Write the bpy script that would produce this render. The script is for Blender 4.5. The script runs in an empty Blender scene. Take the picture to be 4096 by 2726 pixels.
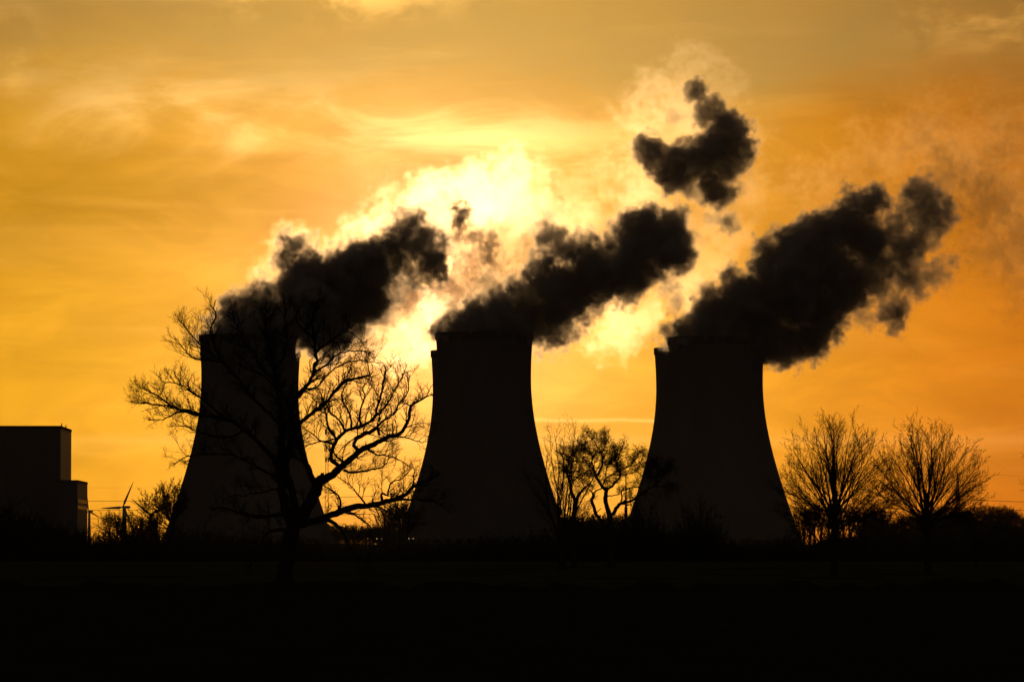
import bpy, bmesh, math, random
import numpy as np
from mathutils import Vector, Matrix

sc = bpy.context.scene
C = sc.collection
R = math.radians

# ------------------------------------------------------------------ camera
HFOV = R(12.1)
FPX = 2048.0 / math.tan(HFOV / 2)          # focal length in photograph pixels (4096 wide)
CAM_H = 2.5
PITCH = math.atan((2190 - 1363) / FPX)      # the level horizon lies below the frame's middle
cam_d = bpy.data.cameras.new("camera")
cam = bpy.data.objects.new("camera", cam_d)
C.objects.link(cam)
cam_d.sensor_fit = 'HORIZONTAL'
cam_d.sensor_width = 36.0
cam_d.lens = 36.0 / (2 * math.tan(HFOV / 2))
cam_d.clip_start = 0.5
cam_d.clip_end = 40000
cam.location = (0, 0, CAM_H)
cam.rotation_euler = (math.pi / 2 + PITCH, 0, 0)
sc.camera = cam


def ray(px, py):
    x = (px - 2048) / FPX
    y = (1363 - py) / FPX
    c, s = math.cos(PITCH), math.sin(PITCH)
    return Vector((x, c - y * s, s + y * c))


def at(px, py, dist):
    """The point of the place that lies DIST metres off along the ground and shows at this pixel."""
    d = ray(px, py)
    return Vector((0, 0, CAM_H)) + d * (dist / d.y)


def mpp(dist):
    return dist / FPX


# ------------------------------------------------------------------ render settings
sc.view_settings.view_transform = 'Standard'
sc.view_settings.look = 'None'
sc.view_settings.exposure = 0.0
sc.view_settings.gamma = 1.0
sc.view_settings.use_curve_mapping = False
sc.render.engine = 'CYCLES'
cy = sc.cycles
cy.use_denoising = True
cy.max_bounces = 4
cy.diffuse_bounces = 1
cy.glossy_bounces = 2
cy.transmission_bounces = 2
cy.volume_bounces = 3
cy.transparent_max_bounces = 16
cy.volume_step_rate = 1.5
cy.volume_max_steps = 512
cy.use_adaptive_sampling = True
cy.adaptive_threshold = 0.02

# ------------------------------------------------------------------ node helper
class NT:
    """Small expression builder over a node tree."""
    def __init__(self, nt):
        self.nt = nt

    def node(self, typ, **kw):
        n = self.nt.nodes.new(typ)
        for k, v in kw.items():
            setattr(n, k, v)
        return n

    def put(self, sock, v):
        if isinstance(v, (int, float)):
            sock.default_value = v
        elif isinstance(v, (tuple, list)):
            sock.default_value = v
        else:
            self.nt.links.new(v, sock)

    def m(self, op, a, b=None, c=None, clamp=False):
        n = self.node('ShaderNodeMath', operation=op, use_clamp=clamp)
        self.put(n.inputs[0], a)
        if b is not None:
            self.put(n.inputs[1], b)
        if c is not None:
            self.put(n.inputs[2], c)
        return n.outputs[0]

    def add(self, *xs):
        r = xs[0]
        for x in xs[1:]:
            r = self.m('ADD', r, x)
        return r

    def mul(self, *xs):
        r = xs[0]
        for x in xs[1:]:
            r = self.m('MULTIPLY', r, x)
        return r

    def sub(self, a, b):
        return self.m('SUBTRACT', a, b)

    def exp(self, a):
        return self.m('EXPONENT', a)

    def vec(self, x, y, z):
        n = self.node('ShaderNodeCombineXYZ')
        for i, v in enumerate((x, y, z)):
            self.put(n.inputs[i], v)
        return n.outputs[0]

    def smooth(self, x, a, b, lo=0.0, hi=1.0):
        n = self.node('ShaderNodeMapRange', interpolation_type='SMOOTHSTEP')
        self.put(n.inputs['Value'], x)
        n.inputs['From Min'].default_value = a
        n.inputs['From Max'].default_value = b
        n.inputs['To Min'].default_value = lo
        n.inputs['To Max'].default_value = hi
        return n.outputs['Result']

    def noise(self, vec, scale=1.0, detail=4.0, rough=0.5, dist=0.0):
        n = self.node('ShaderNodeTexNoise')
        self.put(n.inputs['Vector'], vec)
        n.inputs['Scale'].default_value = scale
        n.inputs['Detail'].default_value = detail
        n.inputs['Roughness'].default_value = rough
        n.inputs['Distortion'].default_value = dist
        return n.outputs[0]

    def scale(self, col, f):
        n = self.node('ShaderNodeVectorMath', operation='SCALE')
        self.put(n.inputs[0], col)
        self.put(n.inputs['Scale'], f)
        return n.outputs[0]

    def vadd(self, a, b):
        n = self.node('ShaderNodeVectorMath', operation='ADD')
        self.put(n.inputs[0], a)
        self.put(n.inputs[1], b)
        return n.outputs[0]

    def vmul(self, a, b):
        n = self.node('ShaderNodeVectorMath', operation='MULTIPLY')
        self.put(n.inputs[0], a)
        self.put(n.inputs[1], b)
        return n.outputs[0]


# ------------------------------------------------------------------ sun and sky
SUN_PX = (1718, 1058)
sd = ray(*SUN_PX).normalized()
SUN_EL = math.asin(sd.z)
SUN_AZ = math.atan2(sd.x, sd.y)
sun_d = bpy.data.lights.new("sun", 'SUN')
sun = bpy.data.objects.new("sun", sun_d)
C.objects.link(sun)
sun_d.energy = 0.14
sun_d.angle = R(0.53)
sun_d.color = (1.0, 0.61, 0.27)
sun.rotation_euler = sd.to_track_quat('Z', 'Y').to_euler()

world = bpy.data.worlds.new("World")
sc.world = world
world.use_nodes = True
nt = world.node_tree
nt.nodes.clear()
W = NT(nt)
tc = W.node('ShaderNodeTexCoord')
sx = W.node('ShaderNodeSeparateXYZ')
nt.links.new(tc.outputs['Generated'], sx.inputs[0])
DEG = 180 / math.pi
AZ = W.mul(W.m('ARCTAN2', sx.outputs[0], sx.outputs[1]), DEG)
EL = W.mul(W.m('ARCSINE', sx.outputs[2]), DEG)
dotn = W.node('ShaderNodeVectorMath', operation='DOT_PRODUCT')
nt.links.new(tc.outputs['Generated'], dotn.inputs[0])
dotn.inputs[1].default_value = sd
TH = W.mul(W.m('ARCCOSINE', W.m('MINIMUM', dotn.outputs['Value'], 0.9999999)), DEG)


def pa(px):
    return (px - 2048) / 337.25


def pe(py):
    return (2190 - py) / 337.25


def lobe(px, py, sa, se, rot=0.0, AZ=AZ, EL=EL):
    da, de = W.sub(AZ, pa(px)), W.sub(EL, pe(py))
    if rot:
        c, s = math.cos(R(rot)), math.sin(R(rot))
        da, de = W.add(W.mul(da, c), W.mul(de, s)), W.add(W.mul(de, c), W.mul(da, -s))
    q = W.add(W.m('POWER', W.mul(da, 337.25 / sa), 2.0), W.m('POWER', W.mul(de, 337.25 / se), 2.0))
    return W.exp(W.mul(q, -1.0))


# wind-drawn coordinates for the cloud texture
n1 = W.noise(W.vec(W.mul(AZ, 0.16), W.mul(EL, 0.55), 1.7), 1.0, 6, 0.55, 0.6)
n2 = W.noise(W.vec(W.mul(AZ, 0.45), W.mul(EL, 1.1), 9.2), 1.0, 8, 0.6, 0.9)
n3 = W.noise(W.vec(W.mul(AZ, 0.30), W.mul(EL, 2.6), 4.4), 1.0, 5, 0.55, 0.2)
AZw = W.add(AZ, W.mul(W.sub(n2, 0.5), 1.7))
ELw = W.add(EL, W.mul(W.sub(n1, 0.5), 1.5), W.mul(W.sub(n2, 0.5), 0.6))

# clear air: aureole round the sun, orange towards the horizon
glow = W.add(W.mul(W.exp(W.mul(TH, -1 / 1.0)), 0.5), W.mul(W.exp(W.mul(TH, -1 / 8.0)), 1.74))
mott = W.noise(W.vec(W.mul(AZ, 0.55), W.mul(EL, 1.5), 5.5), 1.0, 7, 0.6, 0.7)
dusky = W.add(W.mul(lobe(-100, 930, 900, 210, rot=2), 0.16), W.mul(lobe(900, 830, 800, 120), 0.08), W.mul(lobe(4300, 700, 800, 600), 0.10), W.mul(lobe(3650, 230, 600, 220), 0.12))
glow = W.mul(glow, W.sub(1.0, dusky), W.smooth(EL, 1.2, 4.8, 1.0, 0.64), W.add(0.91, W.mul(W.smooth(mott, 0.33, 0.67), 0.22)))
red = W.exp(W.mul(W.m('ABSOLUTE', EL), -1 / 0.5))
gG = W.sub(0.45, W.mul(red, 0.13))
rightness = W.smooth(AZ, 0.8, 6.5)
gG = W.mul(gG, W.sub(1.0, W.mul(rightness, 0.36)))
air = W.vec(glow, W.mul(glow, gG), W.mul(glow, W.add(0.010, W.mul(W.exp(W.mul(TH, -1 / 1.7)), 0.19))))

# high cloud sheet: lit veil, grey deck, streaks
def WL(*a, **k):
    return lobe(*a, AZ=AZw, EL=ELw, **k)
veil = W.add(W.mul(WL(1500, 470, 900, 170, rot=-3), 0.75), W.mul(WL(2050, 500, 560, 150), 0.7),
             W.mul(WL(600, 420, 500, 170), 0.25), W.mul(WL(1350, 640, 600, 150, rot=-12), 0.25))
veil = W.mul(veil, W.add(0.14, W.mul(W.smooth(n2, 0.33, 0.67), 0.72)))
streak = W.mul(W.smooth(n3, 0.5, 0.75), W.exp(W.mul(TH, -1 / 3.5)), 0.3)
deck = W.smooth(ELw, 4.75, 6.1)
deck_n = W.mul(deck, W.add(0.28, W.mul(n1, 0.7), W.mul(n2, 0.6)))
air_f = W.sub(1.0, W.mul(deck_n, 0.88))
wisp_n = W.noise(W.vec(W.mul(AZ, 0.9), W.mul(EL, 1.3), 8.1), 1.0, 9, 0.62, 0.25)
wisps = W.mul(W.add(W.mul(lobe(1350, -20, 420, 90), 0.8), W.mul(lobe(30, 220, 110, 200), 0.28),
                    W.mul(lobe(3950, 30, 300, 200), 0.22)), W.smooth(wisp_n, 0.42, 0.62))
# a bright contrail low between the towers, with fainter ones under it
wob = W.mul(W.sub(W.noise(W.vec(W.mul(AZ, 0.9), 0.0, 7.7), 1.0, 3, 0.5), 0.5), 0.12)
con = W.m('POWER', W.mul(W.sub(W.add(EL, wob), pe(1682)), 1 / 0.022), 2.0)
con = W.mul(W.exp(W.mul(con, -1.0)), W.smooth(AZ, -1.6, 0.4), W.sub(1.0, W.smooth(AZ, 1.6, 2.6)), 0.3)
con2 = W.m('POWER', W.mul(W.sub(W.add(EL, wob), pe(1762)), 1 / 0.07), 2.0)
con2 = W.mul(W.exp(W.mul(con2, -1.0)), W.exp(W.mul(TH, -1 / 4.0)), 0.25)
band = W.add(W.mul(WL(500, 1000, 1300, 130), 0.10), W.mul(WL(3900, 1770, 500, 60), 0.10), W.mul(WL(400, 1790, 500, 30), 0.10))

sky_c = W.scale(air, air_f)
sky_c = W.vadd(sky_c, W.scale((1.0, 0.58, 0.14), W.mul(deck_n, W.add(W.mul(W.exp(W.mul(TH, -1 / 14.0)), 0.09), W.mul(W.exp(W.mul(TH, -1 / 4.5)), 0.90)))))
sky_c = W.vadd(sky_c, W.scale((1.0, 0.65, 0.25), W.add(veil, con, con2)))
sky_c = W.vadd(sky_c, W.scale((1.0, 0.52, 0.12), W.add(streak, wisps, band)))

# the dull overcast that covers the rest of the sky
sky_c = W.vadd(sky_c, W.scale((0.0155, 0.0118, 0.0100), W.smooth(TH, 8.0, 35.0)))

sky_c = W.vadd(sky_c, W.scale((1.0, 0.40, 0.06), W.mul(W.add(WL(3980, 30, 260, 170), W.mul(WL(3700, 640, 500, 130, rot=20), 0.5)), W.smooth(wisp_n, 0.35, 0.65), 0.22)))

# the sun's disc, seen where the steam is thin
disc = W.smooth(TH, 0.25, 0.275, 6.0, 0.0)
sky_c = W.vadd(sky_c, W.scale((1.0, 0.46, 0.12), disc))
# nothing glows below the horizon
sky_c = W.scale(sky_c, W.smooth(EL, -0.6, 0.0))

nish = W.node('ShaderNodeTexSky', sky_type='NISHITA', sun_disc=False, sun_elevation=SUN_EL, sun_rotation=SUN_AZ,
              altitude=20, air_density=1.5, dust_density=4.0, ozone_density=1.0)
bg1 = W.node('ShaderNodeBackground')
nt.links.new(nish.outputs[0], bg1.inputs['Color'])
bg1.inputs['Strength'].default_value = 0.003
bg2 = W.node('ShaderNodeBackground')
nt.links.new(sky_c, bg2.inputs['Color'])
bg2.inputs['Strength'].default_value = 1.0
ad = W.node('ShaderNodeAddShader')
nt.links.new(bg1.outputs[0], ad.inputs[0])
nt.links.new(bg2.outputs[0], ad.inputs[1])
wo = W.node('ShaderNodeOutputWorld')
nt.links.new(ad.outputs[0], wo.inputs['Surface'])
world.cycles.sampling_method = 'MANUAL'
world.cycles.sample_map_resolution = 2048
# ------------------------------------------------------------------ materials
def surf(name, col, rough=0.9, var=0.25, scale=1.0, bump=0.0, stretch=(1, 1, 1), metallic=0.0, detail=6):
    m = bpy.data.materials.new(name)
    m.use_nodes = True
    nt = m.node_tree
    N = NT(nt)
    b = nt.nodes['Principled BSDF']
    tcn = N.node('ShaderNodeTexCoord')
    v = N.vmul(tcn.outputs['Object'], stretch)
    nz = N.noise(v, scale, detail, 0.6)
    N.put(b.inputs['Base Color'], N.scale(tuple(col), N.add(1 - var, N.mul(nz, 2 * var))))
    b.inputs['Roughness'].default_value = rough
    b.inputs['Metallic'].default_value = metallic
    if 'Specular IOR Level' in b.inputs and rough > 0.8:
        b.inputs['Specular IOR Level'].default_value = 0.0
    if bump:
        bn = N.node('ShaderNodeBump')
        bn.inputs['Strength'].default_value = bump
        nt.links.new(nz, bn.inputs['Height'])
        nt.links.new(bn.outputs[0], b.inputs['Normal'])
    return m


CONCRETE = surf('concrete', (0.27, 0.25, 0.23), 0.95, 0.2, 0.08, 0.1, (1, 1, 0.15))
CONCRETE_DARK = surf('stained_concrete', (0.18, 0.165, 0.15), 0.95, 0.3, 0.1, 0.1, (1, 1, 0.2))


def obj(name, me, mat=None, parent=None, loc=None):
    o = bpy.data.objects.new(name, me)
    C.objects.link(o)
    if mat is not None and not me.materials:
        for m in (mat if isinstance(mat, (list, tuple)) else [mat]):
            me.materials.append(m)
    if parent is not None:
        o.parent = parent
    if loc is not None:
        o.location = loc
    return o


def thing(name, label, cat, loc, group=None, rz=0.0):
    o = bpy.data.objects.new(name, None)
    C.objects.link(o)
    o.location = loc
    o.rotation_euler = (0, 0, rz)
    o.empty_display_size = 0.5
    o['label'] = label
    o['category'] = cat
    if group:
        o['group'] = group
    return o


def mesh_from(name, V, F, smooth=False):
    me = bpy.data.meshes.new(name)
    me.from_pydata([tuple(v) for v in V], [], F)
    if smooth:
        me.polygons.foreach_set('use_smooth', [True] * len(me.polygons))
    me.update()
    return me


# ------------------------------------------------------------------ cooling towers
TOWER_H = 114.5
def tower_r(t):
    """Radius at height fraction t (0 base, 1 rim): a hyperbola with its waist high up."""
    w, a = 0.80, 0.43
    rt = 25.2
    if t < w:
        base = 48.3
        k = math.sqrt((base / rt) ** 2 - 1) / w
        return rt * math.sqrt(1 + (k * (w - t)) ** 2)
    return rt + 1.1 * ((t - w) / (1 - w)) ** 2


def lathe(prof, n=96):
    V, F = [], []
    for r, z in prof:
        for i in range(n):
            a = 2 * math.pi * i / n
            V.append((r * math.cos(a), r * math.sin(a), z))
    for j in range(len(prof) - 1):
        for i in range(n):
            k = (i + 1) % n
            F.append((j * n + i, j * n + k, (j + 1) * n + k, (j + 1) * n + i))
    return V, F


LEG_H = 7.0
prof = []
for i in range(41):
    t = i / 40
    t = LEG_H / TOWER_H + t * (1 - LEG_H / TOWER_H)
    prof.append((tower_r(t), t * TOWER_H))
inner = [(r - 0.5, z) for r, z in reversed(prof)]
SHELL = mesh_from('shell', *lathe(prof + inner + [prof[0]]), smooth=True)
rt = tower_r(1.0)
RIM = mesh_from('rim', *lathe([(rt + 0.02, TOWER_H - 3.2), (rt + 0.22, TOWER_H - 3.1), (rt + 0.22, TOWER_H + 0.5), (rt - 0.9, TOWER_H + 0.5), (rt - 0.9, TOWER_H - 3.2), (rt + 0.02, TOWER_H - 3.2)]))
SILL = mesh_from('pond_wall', *lathe([(50.0, 0), (50.0, 1.4), (49.4, 1.4), (49.4, 0)]))
rb = tower_r(LEG_H / TOWER_H) - 0.25
V, F = [], []
for i in range(44):
    for sgn in (-1, 1):
        a0, a1 = 2 * math.pi * i / 44, 2 * math.pi * (i + 0.5 * sgn) / 44
        p, q = Vector((48.4 * math.cos(a0), 48.4 * math.sin(a0), 0)), Vector((rb * math.cos(a1), rb * math.sin(a1), LEG_H + 0.3))
        t = (q - p).normalized()
        u = t.cross(Vector((math.cos(a0), math.sin(a0), 0))).normalized() * 0.35
        w = t.cross(u).normalized() * 0.35
        b = len(V)
        V += [p + u + w, p - u + w, p - u - w, p + u - w, q + u + w, q - u + w, q - u - w, q + u - w]
        F += [(b + k, b + (k + 1) % 4, b + 4 + (k + 1) % 4, b + 4 + k) for k in range(4)]
LEGS = mesh_from('raking_columns', V, F)


FILL = mesh_from('cooling_fill', *lathe([(43.6, 0), (43.6, LEG_H + 3.0), (1.0, LEG_H + 4.0)]))


def cooling_tower(px, top_py, dist, label):
    p = at(px, 2190, dist)
    top = at(px, top_py, dist).z
    t = thing('cooling_tower', label, 'cooling tower', (p.x, p.y, 0), 'cooling towers of the power station')
    s = top / (TOWER_H + 0.5)
    t.scale = (1, 1, s)
    obj('shell', SHELL, CONCRETE, t)
    obj('rim', RIM, CONCRETE_DARK, t)
    obj('pond_wall', SILL, CONCRETE_DARK, t)
    obj('raking_columns', LEGS, CONCRETE, t)
    obj('cooling_fill', FILL, CONCRETE_DARK, t)
    return t


cooling_tower(991, 1340, 2600, 'concrete cooling tower standing behind the big spreading bare oak')
cooling_tower(1937, 1332, 2600, 'middle concrete cooling tower between the big oak and the small twisted oaks')
cooling_tower(2865, 1350, 2600, 'concrete cooling tower beside the two bare fan-shaped trees')
cooling_tower(1018, 1402, 2790, 'rear cooling tower almost wholly hidden behind the tower with the big oak')
cooling_tower(1905, 1402, 2790, 'rear cooling tower peeping out on the sunward side of the middle tower')
cooling_tower(2800, 1392, 2790, 'rear cooling tower peeping out beside the tower nearest the fan-shaped trees')
# ------------------------------------------------------------------ ground
def structure(name, me, mat, label=None):
    o = obj(name, me, mat)
    o['kind'] = 'structure'
    if label:
        o['label'] = label
    return o


SOIL = surf('dark_pasture', (0.045, 0.045, 0.028), 1.0, 0.5, 0.35, 0.6)
STUBBLE = surf('dull_grass', (0.085, 0.088, 0.036), 1.0, 0.45, 0.5, 0.6)
EARTH = surf('earth_bank', (0.05, 0.042, 0.028), 1.0, 0.4, 0.2, 0.4)
BARK = surf('bark', (0.075, 0.06, 0.045), 0.95, 0.35, 3.0, 0.5, (1, 1, 0.3))
TWIG = surf('twig_bark', (0.065, 0.05, 0.038), 0.95, 0.3, 4.0)
SCRUB = surf('scrub_bark', (0.055, 0.045, 0.032), 0.95, 0.3, 1.0)


def rough_sheet(name, x0, x1, y0, y1, nx, ny, z, amp, seed):
    rng = np.random.default_rng(seed)
    h = rng.standard_normal((ny + 1, nx + 1))
    for _ in range(2):
        h = (h + np.roll(h, 1, 0) + np.roll(h, 1, 1) + np.roll(h, -1, 0) + np.roll(h, -1, 1)) / 5
    h = h / h.std() * amp
    h[0], h[-1], h[:, 0], h[:, -1] = 0, 0, 0, 0
    V = [(x0 + (x1 - x0) * i / nx, y0 + (y1 - y0) * j / ny, z + h[j, i]) for j in range(ny + 1) for i in range(nx + 1)]
    F = [(j * (nx + 1) + i, j * (nx + 1) + i + 1, (j + 1) * (nx + 1) + i + 1, (j + 1) * (nx + 1) + i) for j in range(ny) for i in range(nx)]
    return mesh_from(name, V, F, True)


V = [(-6000, -1000, 0), (6000, -1000, 0), (6000, 12000, 0), (-6000, 12000, 0)]
structure('ground', mesh_from('ground', V, [(0, 1, 2, 3)]), SOIL)
structure('field', rough_sheet('field', -70, 70, 30, 266, 100, 130, 0.06, 0.05, 4), SOIL)
structure('meadow', rough_sheet('meadow', -240, 240, 272, 900, 160, 120, 0.03, 0.03, 5), STUBBLE)


def ridge(name, xs, y, width, heights, mat, seed, jit=0.6):
    """A long low bank across the view: HEIGHTS at XS, WIDTH metres through."""
    rng = random.Random(seed)
    n = 120
    V, F = [], []
    prof = [(-0.5, -0.3), (-0.36, 0.45), (-0.2, 0.85), (0, 1.0), (0.2, 0.85), (0.36, 0.45), (0.5, -0.3)]
    for i in range(n + 1):
        x = xs[0] + (xs[-1] - xs[0]) * i / n
        h = float(np.interp(x, xs, heights)) + rng.uniform(-jit, jit)
        for d, k in prof:
            V.append((x, y + d * width, k * h + (0 if k > 0 else -0.2)))
    m = len(prof)
    F = [(i * m + j, (i + 1) * m + j, (i + 1) * m + j + 1, i * m + j + 1) for i in range(n) for j in range(m - 1)]
    return structure(name, mesh_from(name, V, F, True), mat)


def hx(px, dist):
    return (px - 2048) * dist / FPX


def hz(py, dist):
    return CAM_H + (2190 - py) * dist / FPX


ridge('embankment', [hx(-200, 2450), hx(700, 2450), hx(3200, 2450), hx(3400, 2450)], 2450, 40,
      [hz(2176, 2450), hz(2172, 2450), hz(2176, 2450), 1], EARTH, 1, 0.3)
HILLH = [1, hz(2150, 2300), hz(2140, 2300), hz(2130, 2300), hz(2112, 2300), hz(2085, 2300), hz(2083, 2300), hz(2090, 2300), hz(2115, 2300), hz(2135, 2300), 2]
ridge('hill', [hx(p, 2300) for p in (3150, 3330, 3480, 3560, 3640, 3720, 3960, 4030, 4096, 4300, 4700)], 2300, 160,
      HILLH, EARTH, 2, 0.25)
ridge('field_bank', [-70, -30, 0, 40, 70], 269, 5, [0.35, 0.6, 0.4, 0.65, 0.4], SOIL, 3, 0.28)

# ------------------------------------------------------------------ power station buildings
def box(V, F, x0, x1, y0, y1, z0, z1):
    b = len(V)
    V += [(x0, y0, z0), (x1, y0, z0), (x1, y1, z0), (x0, y1, z0), (x0, y0, z1), (x1, y0, z1), (x1, y1, z1), (x0, y1, z1)]
    F += [(b, b + 1, b + 5, b + 4), (b + 1, b + 2, b + 6, b + 5), (b + 2, b + 3, b + 7, b + 6), (b + 3, b, b + 4, b + 7),
          (b + 4, b + 5, b + 6, b + 7), (b + 3, b + 2, b + 1, b)]


def box_me(name, *a):
    V, F = [], []
    box(V, F, *a)
    return mesh_from(name, V, F)


CLAD = surf('grey_cladding', (0.20, 0.18, 0.165), 0.55, 0.12, 0.25, 0.05, (1, 1, 0.05))
ROOF = surf('roof_felt', (0.10, 0.095, 0.09), 0.9, 0.2, 0.2)
GLASS = surf('window_glass', (0.02, 0.02, 0.022), 0.16, 0.1, 0.2)
STEEL = surf('dull_steel', (0.16, 0.16, 0.16), 0.6, 0.15, 0.8, metallic=0.3)

d0, d1 = 2500.0, 2585.0
X1, X0 = hx(242, d0), hx(-320, d0)
top = hz(1702, d0)
t = thing('boiler_house', 'tall windowless block of the power station rising beside the wind turbines', 'building', ((X0 + X1) / 2 - 1.1, (d0 + d1) / 2, 0), rz=R(1.5))
hw, hd = (X1 - X0) / 2, (d1 - d0) / 2
obj('wall', box_me('wall', -hw, hw, -hd, hd, 0, top - 1.2), CLAD, t)
obj('roof', box_me('roof', -hw - 0.25, hw + 0.25, -hd - 0.25, hd + 0.25, top - 1.2, top), ROOF, t)
for k in range(14):          # upright cladding ribs on the front
    x = -hw + (k + 0.5) * 2 * hw / 14
    obj('cladding_rib', box_me('cladding_rib', x - 0.25, x + 0.25, -hd - 0.3, -hd, 0.5, top - 1.45), CLAD, t)
for fy in (-0.45, 0.35):
    y = fy * hd
    V, F = [], []
    for dy in (-2.6, -0.9, 0.9, 2.6):
        box(V, F, hw - 1.2, hw - 1.0, y + dy - 0.12, y + dy + 0.12, top, top + 1.5)
    box(V, F, hw - 1.25, hw - 0.95, y - 2.9, y + 2.9, top + 1.5, top + 1.75)
    box(V, F, hw - 1.22, hw - 0.98, y - 2.9, y + 2.9, top + 0.8, top + 0.95)
    obj('roof_railing', mesh_from('roof_railing', V, F), STEEL, t)

d0, d1 = 2478.0, 2562.0
x1 = hx(310, d0)
x0 = x1 - 11.0
top = hz(1919, d0)
t = thing('turbine_hall', 'lower block with two rows of glinting window slits against the tall windowless block', 'building', ((x0 + x1) / 2 - 1.1, (d0 + d1) / 2, 0), rz=R(1.5))
hw, hd = (x1 - x0) / 2, (d1 - d0) / 2
obj('wall', box_me('wall', -hw, hw, -hd, hd, 0, top - 0.9), CLAD, t)
obj('roof', box_me('roof', -hw - 0.0, hw + 0.2, -hd - 0.2, hd + 0.2, top - 0.9, top), ROOF, t)
PANE = None
for row, py in enumerate((2005, 2030)):
    zc = hz(py, 2520)
    for k in range(9):
        y = -hd + 7 + k * (2 * hd - 14) / 8
        fr = obj('window', box_me('window', hw, hw + 0.12, y - 1.25, y + 1.25, zc - 1.25, zc + 1.25), STEEL, t)
        obj('pane', box_me('pane', hw + 0.12, hw + 0.16, y - 0.7, y + 0.7, zc - 0.9, zc + 1.0), GLASS, fr)

# ------------------------------------------------------------------ wind turbines
WHITE = surf('turbine_paint', (0.55, 0.55, 0.54), 0.5, 0.05, 0.1)


def loft(rings, close=True):
    V, F = [], []
    n = len(rings[0])
    for r in rings:
        V += r
    for j in range(len(rings) - 1):
        for i in range(n):
            k = (i + 1) % n
            F.append((j * n + i, j * n + k, (j + 1) * n + k, (j + 1) * n + i))
    if close:
        F.append(tuple(range(n))[::-1])
        F.append(tuple((len(rings) - 1) * n + i for i in range(n)))
    return V, F


def blade_mesh(L, ang):
    rings = []
    for s, c, th in ((0.0, .045, .045), (0.06, .045, .04), (0.18, .10, .03), (0.35, .085, .022), (0.6, .06, .015), (0.85, .036, .009), (1.0, .010, .003)):
        ring = []
        for k in range(10):
            a = 2 * math.pi * k / 10
            ring.append(Vector((math.cos(a) * c * L * 0.5 - c * L * 0.12, math.sin(a) * th * L * 0.5, s * L)))
        rings.append(ring)
    m = Matrix.Rotation(ang, 3, 'Y')
    rings = [[m @ v for v in r] for r in rings]
    return mesh_from('blade', *loft(rings), smooth=True)


def tube_ring(r, z, n=16):
    return [Vector((r * math.cos(2 * math.pi * i / n), r * math.sin(2 * math.pi * i / n), z)) for i in range(n)]


def wind_turbine(px, py, dist, L, phase, yaw, label):
    h = at(px, py, dist)
    t = thing('wind_turbine', label, 'wind turbine', (h.x, h.y, 0), 'wind turbines beyond the power station', rz=R(yaw))
    H = h.z
    obj('tower', mesh_from('tower', *loft([tube_ring(L * .10, 0), tube_ring(L * .085, H * .5), tube_ring(L * .06, H - L * .03)])), WHITE, t)
    rings = []
    for y, w, hh in ((-.06, .02, .02), (-.04, .05, .05), (.12, .055, .055), (.24, .05, .05), (.26, .035, .04)):
        rings.append([Vector((math.cos(a) * w * L, y * L + L * 0.04, H + math.sin(a) * hh * L * .9)) for a in [2 * math.pi * (i + .5) / 8 for i in range(8)]])
    obj('nacelle', mesh_from('nacelle', *loft(rings)), WHITE, t)
    rings = [[Vector((math.cos(a) * w * L, y * L, H + math.sin(a) * w * L)) for a in [2 * math.pi * i / 12 for i in range(12)]] for y, w in ((-.11, .005), (-.095, .03), (-.05, .045), (-.02, .045))]
    hub = obj('hub', mesh_from('hub', *loft(rings)), WHITE, t)
    for k in range(3):
        a = R(90 - phase - 120 * k)
        obj('blade', blade_mesh(L, a), WHITE, t, (0, -0.07 * L, H))


wind_turbine(497, 2027, 5000, 30, 62, -35, 'nearest wind turbine with one blade raised high and one pointing away from the oak')
wind_turbine(357, 2043, 7600, 28.5, 96, -35, 'smallest wind turbine close against the corner of the power station block')
wind_turbine(603, 2056, 5600, 30, 142, -20, 'wind turbine half hidden behind the round bare tree, one blade showing')

# ------------------------------------------------------------------ masts, pylons and cables
def bar(V, F, a, b, w):
    a, b = Vector(a), Vector(b)
    d = (b - a).normalized()
    u = d.orthogonal().normalized() * w
    v = d.cross(u).normalized() * w
    k = len(V)
    for p in (a, b):
        V += [p + u, p + v, p - u, p - v]
    F += [(k + i, k + (i + 1) % 4, k + 4 + (i + 1) % 4, k + 4 + i) for i in range(4)]


def lattice(H, w0, w1, n, leg, brace, waist=None):
    V, F = [], []
    def half(z):
        if waist:
            zw, ww = waist
            return w0 + (ww - w0) * z / zw if z < zw else ww + (w1 - ww) * (z - zw) / (H - zw)
        return w0 + (w1 - w0) * z / H
    zs = [H * (1 - (1 - i / n) ** 1.25) for i in range(n + 1)]
    cs = [(-1, -1), (1, -1), (1, 1), (-1, 1)]
    for i in range(n):
        a, b = half(zs[i]), half(zs[i + 1])
        for k in range(4):
            p, q = cs[k], cs[(k + 1) % 4]
            bar(V, F, (p[0] * a, p[1] * a, zs[i]), (p[0] * b, p[1] * b, zs[i + 1]), leg)
            bar(V, F, (p[0] * a, p[1] * a, zs[i]), (q[0] * b, q[1] * b, zs[i + 1]), brace)
            bar(V, F, (q[0] * a, q[1] * a, zs[i]), (p[0] * b, p[1] * b, zs[i + 1]), brace)
            bar(V, F, (p[0] * b, p[1] * b, zs[i + 1]), (q[0] * b, q[1] * b, zs[i + 1]), brace)
    return V, F


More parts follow.
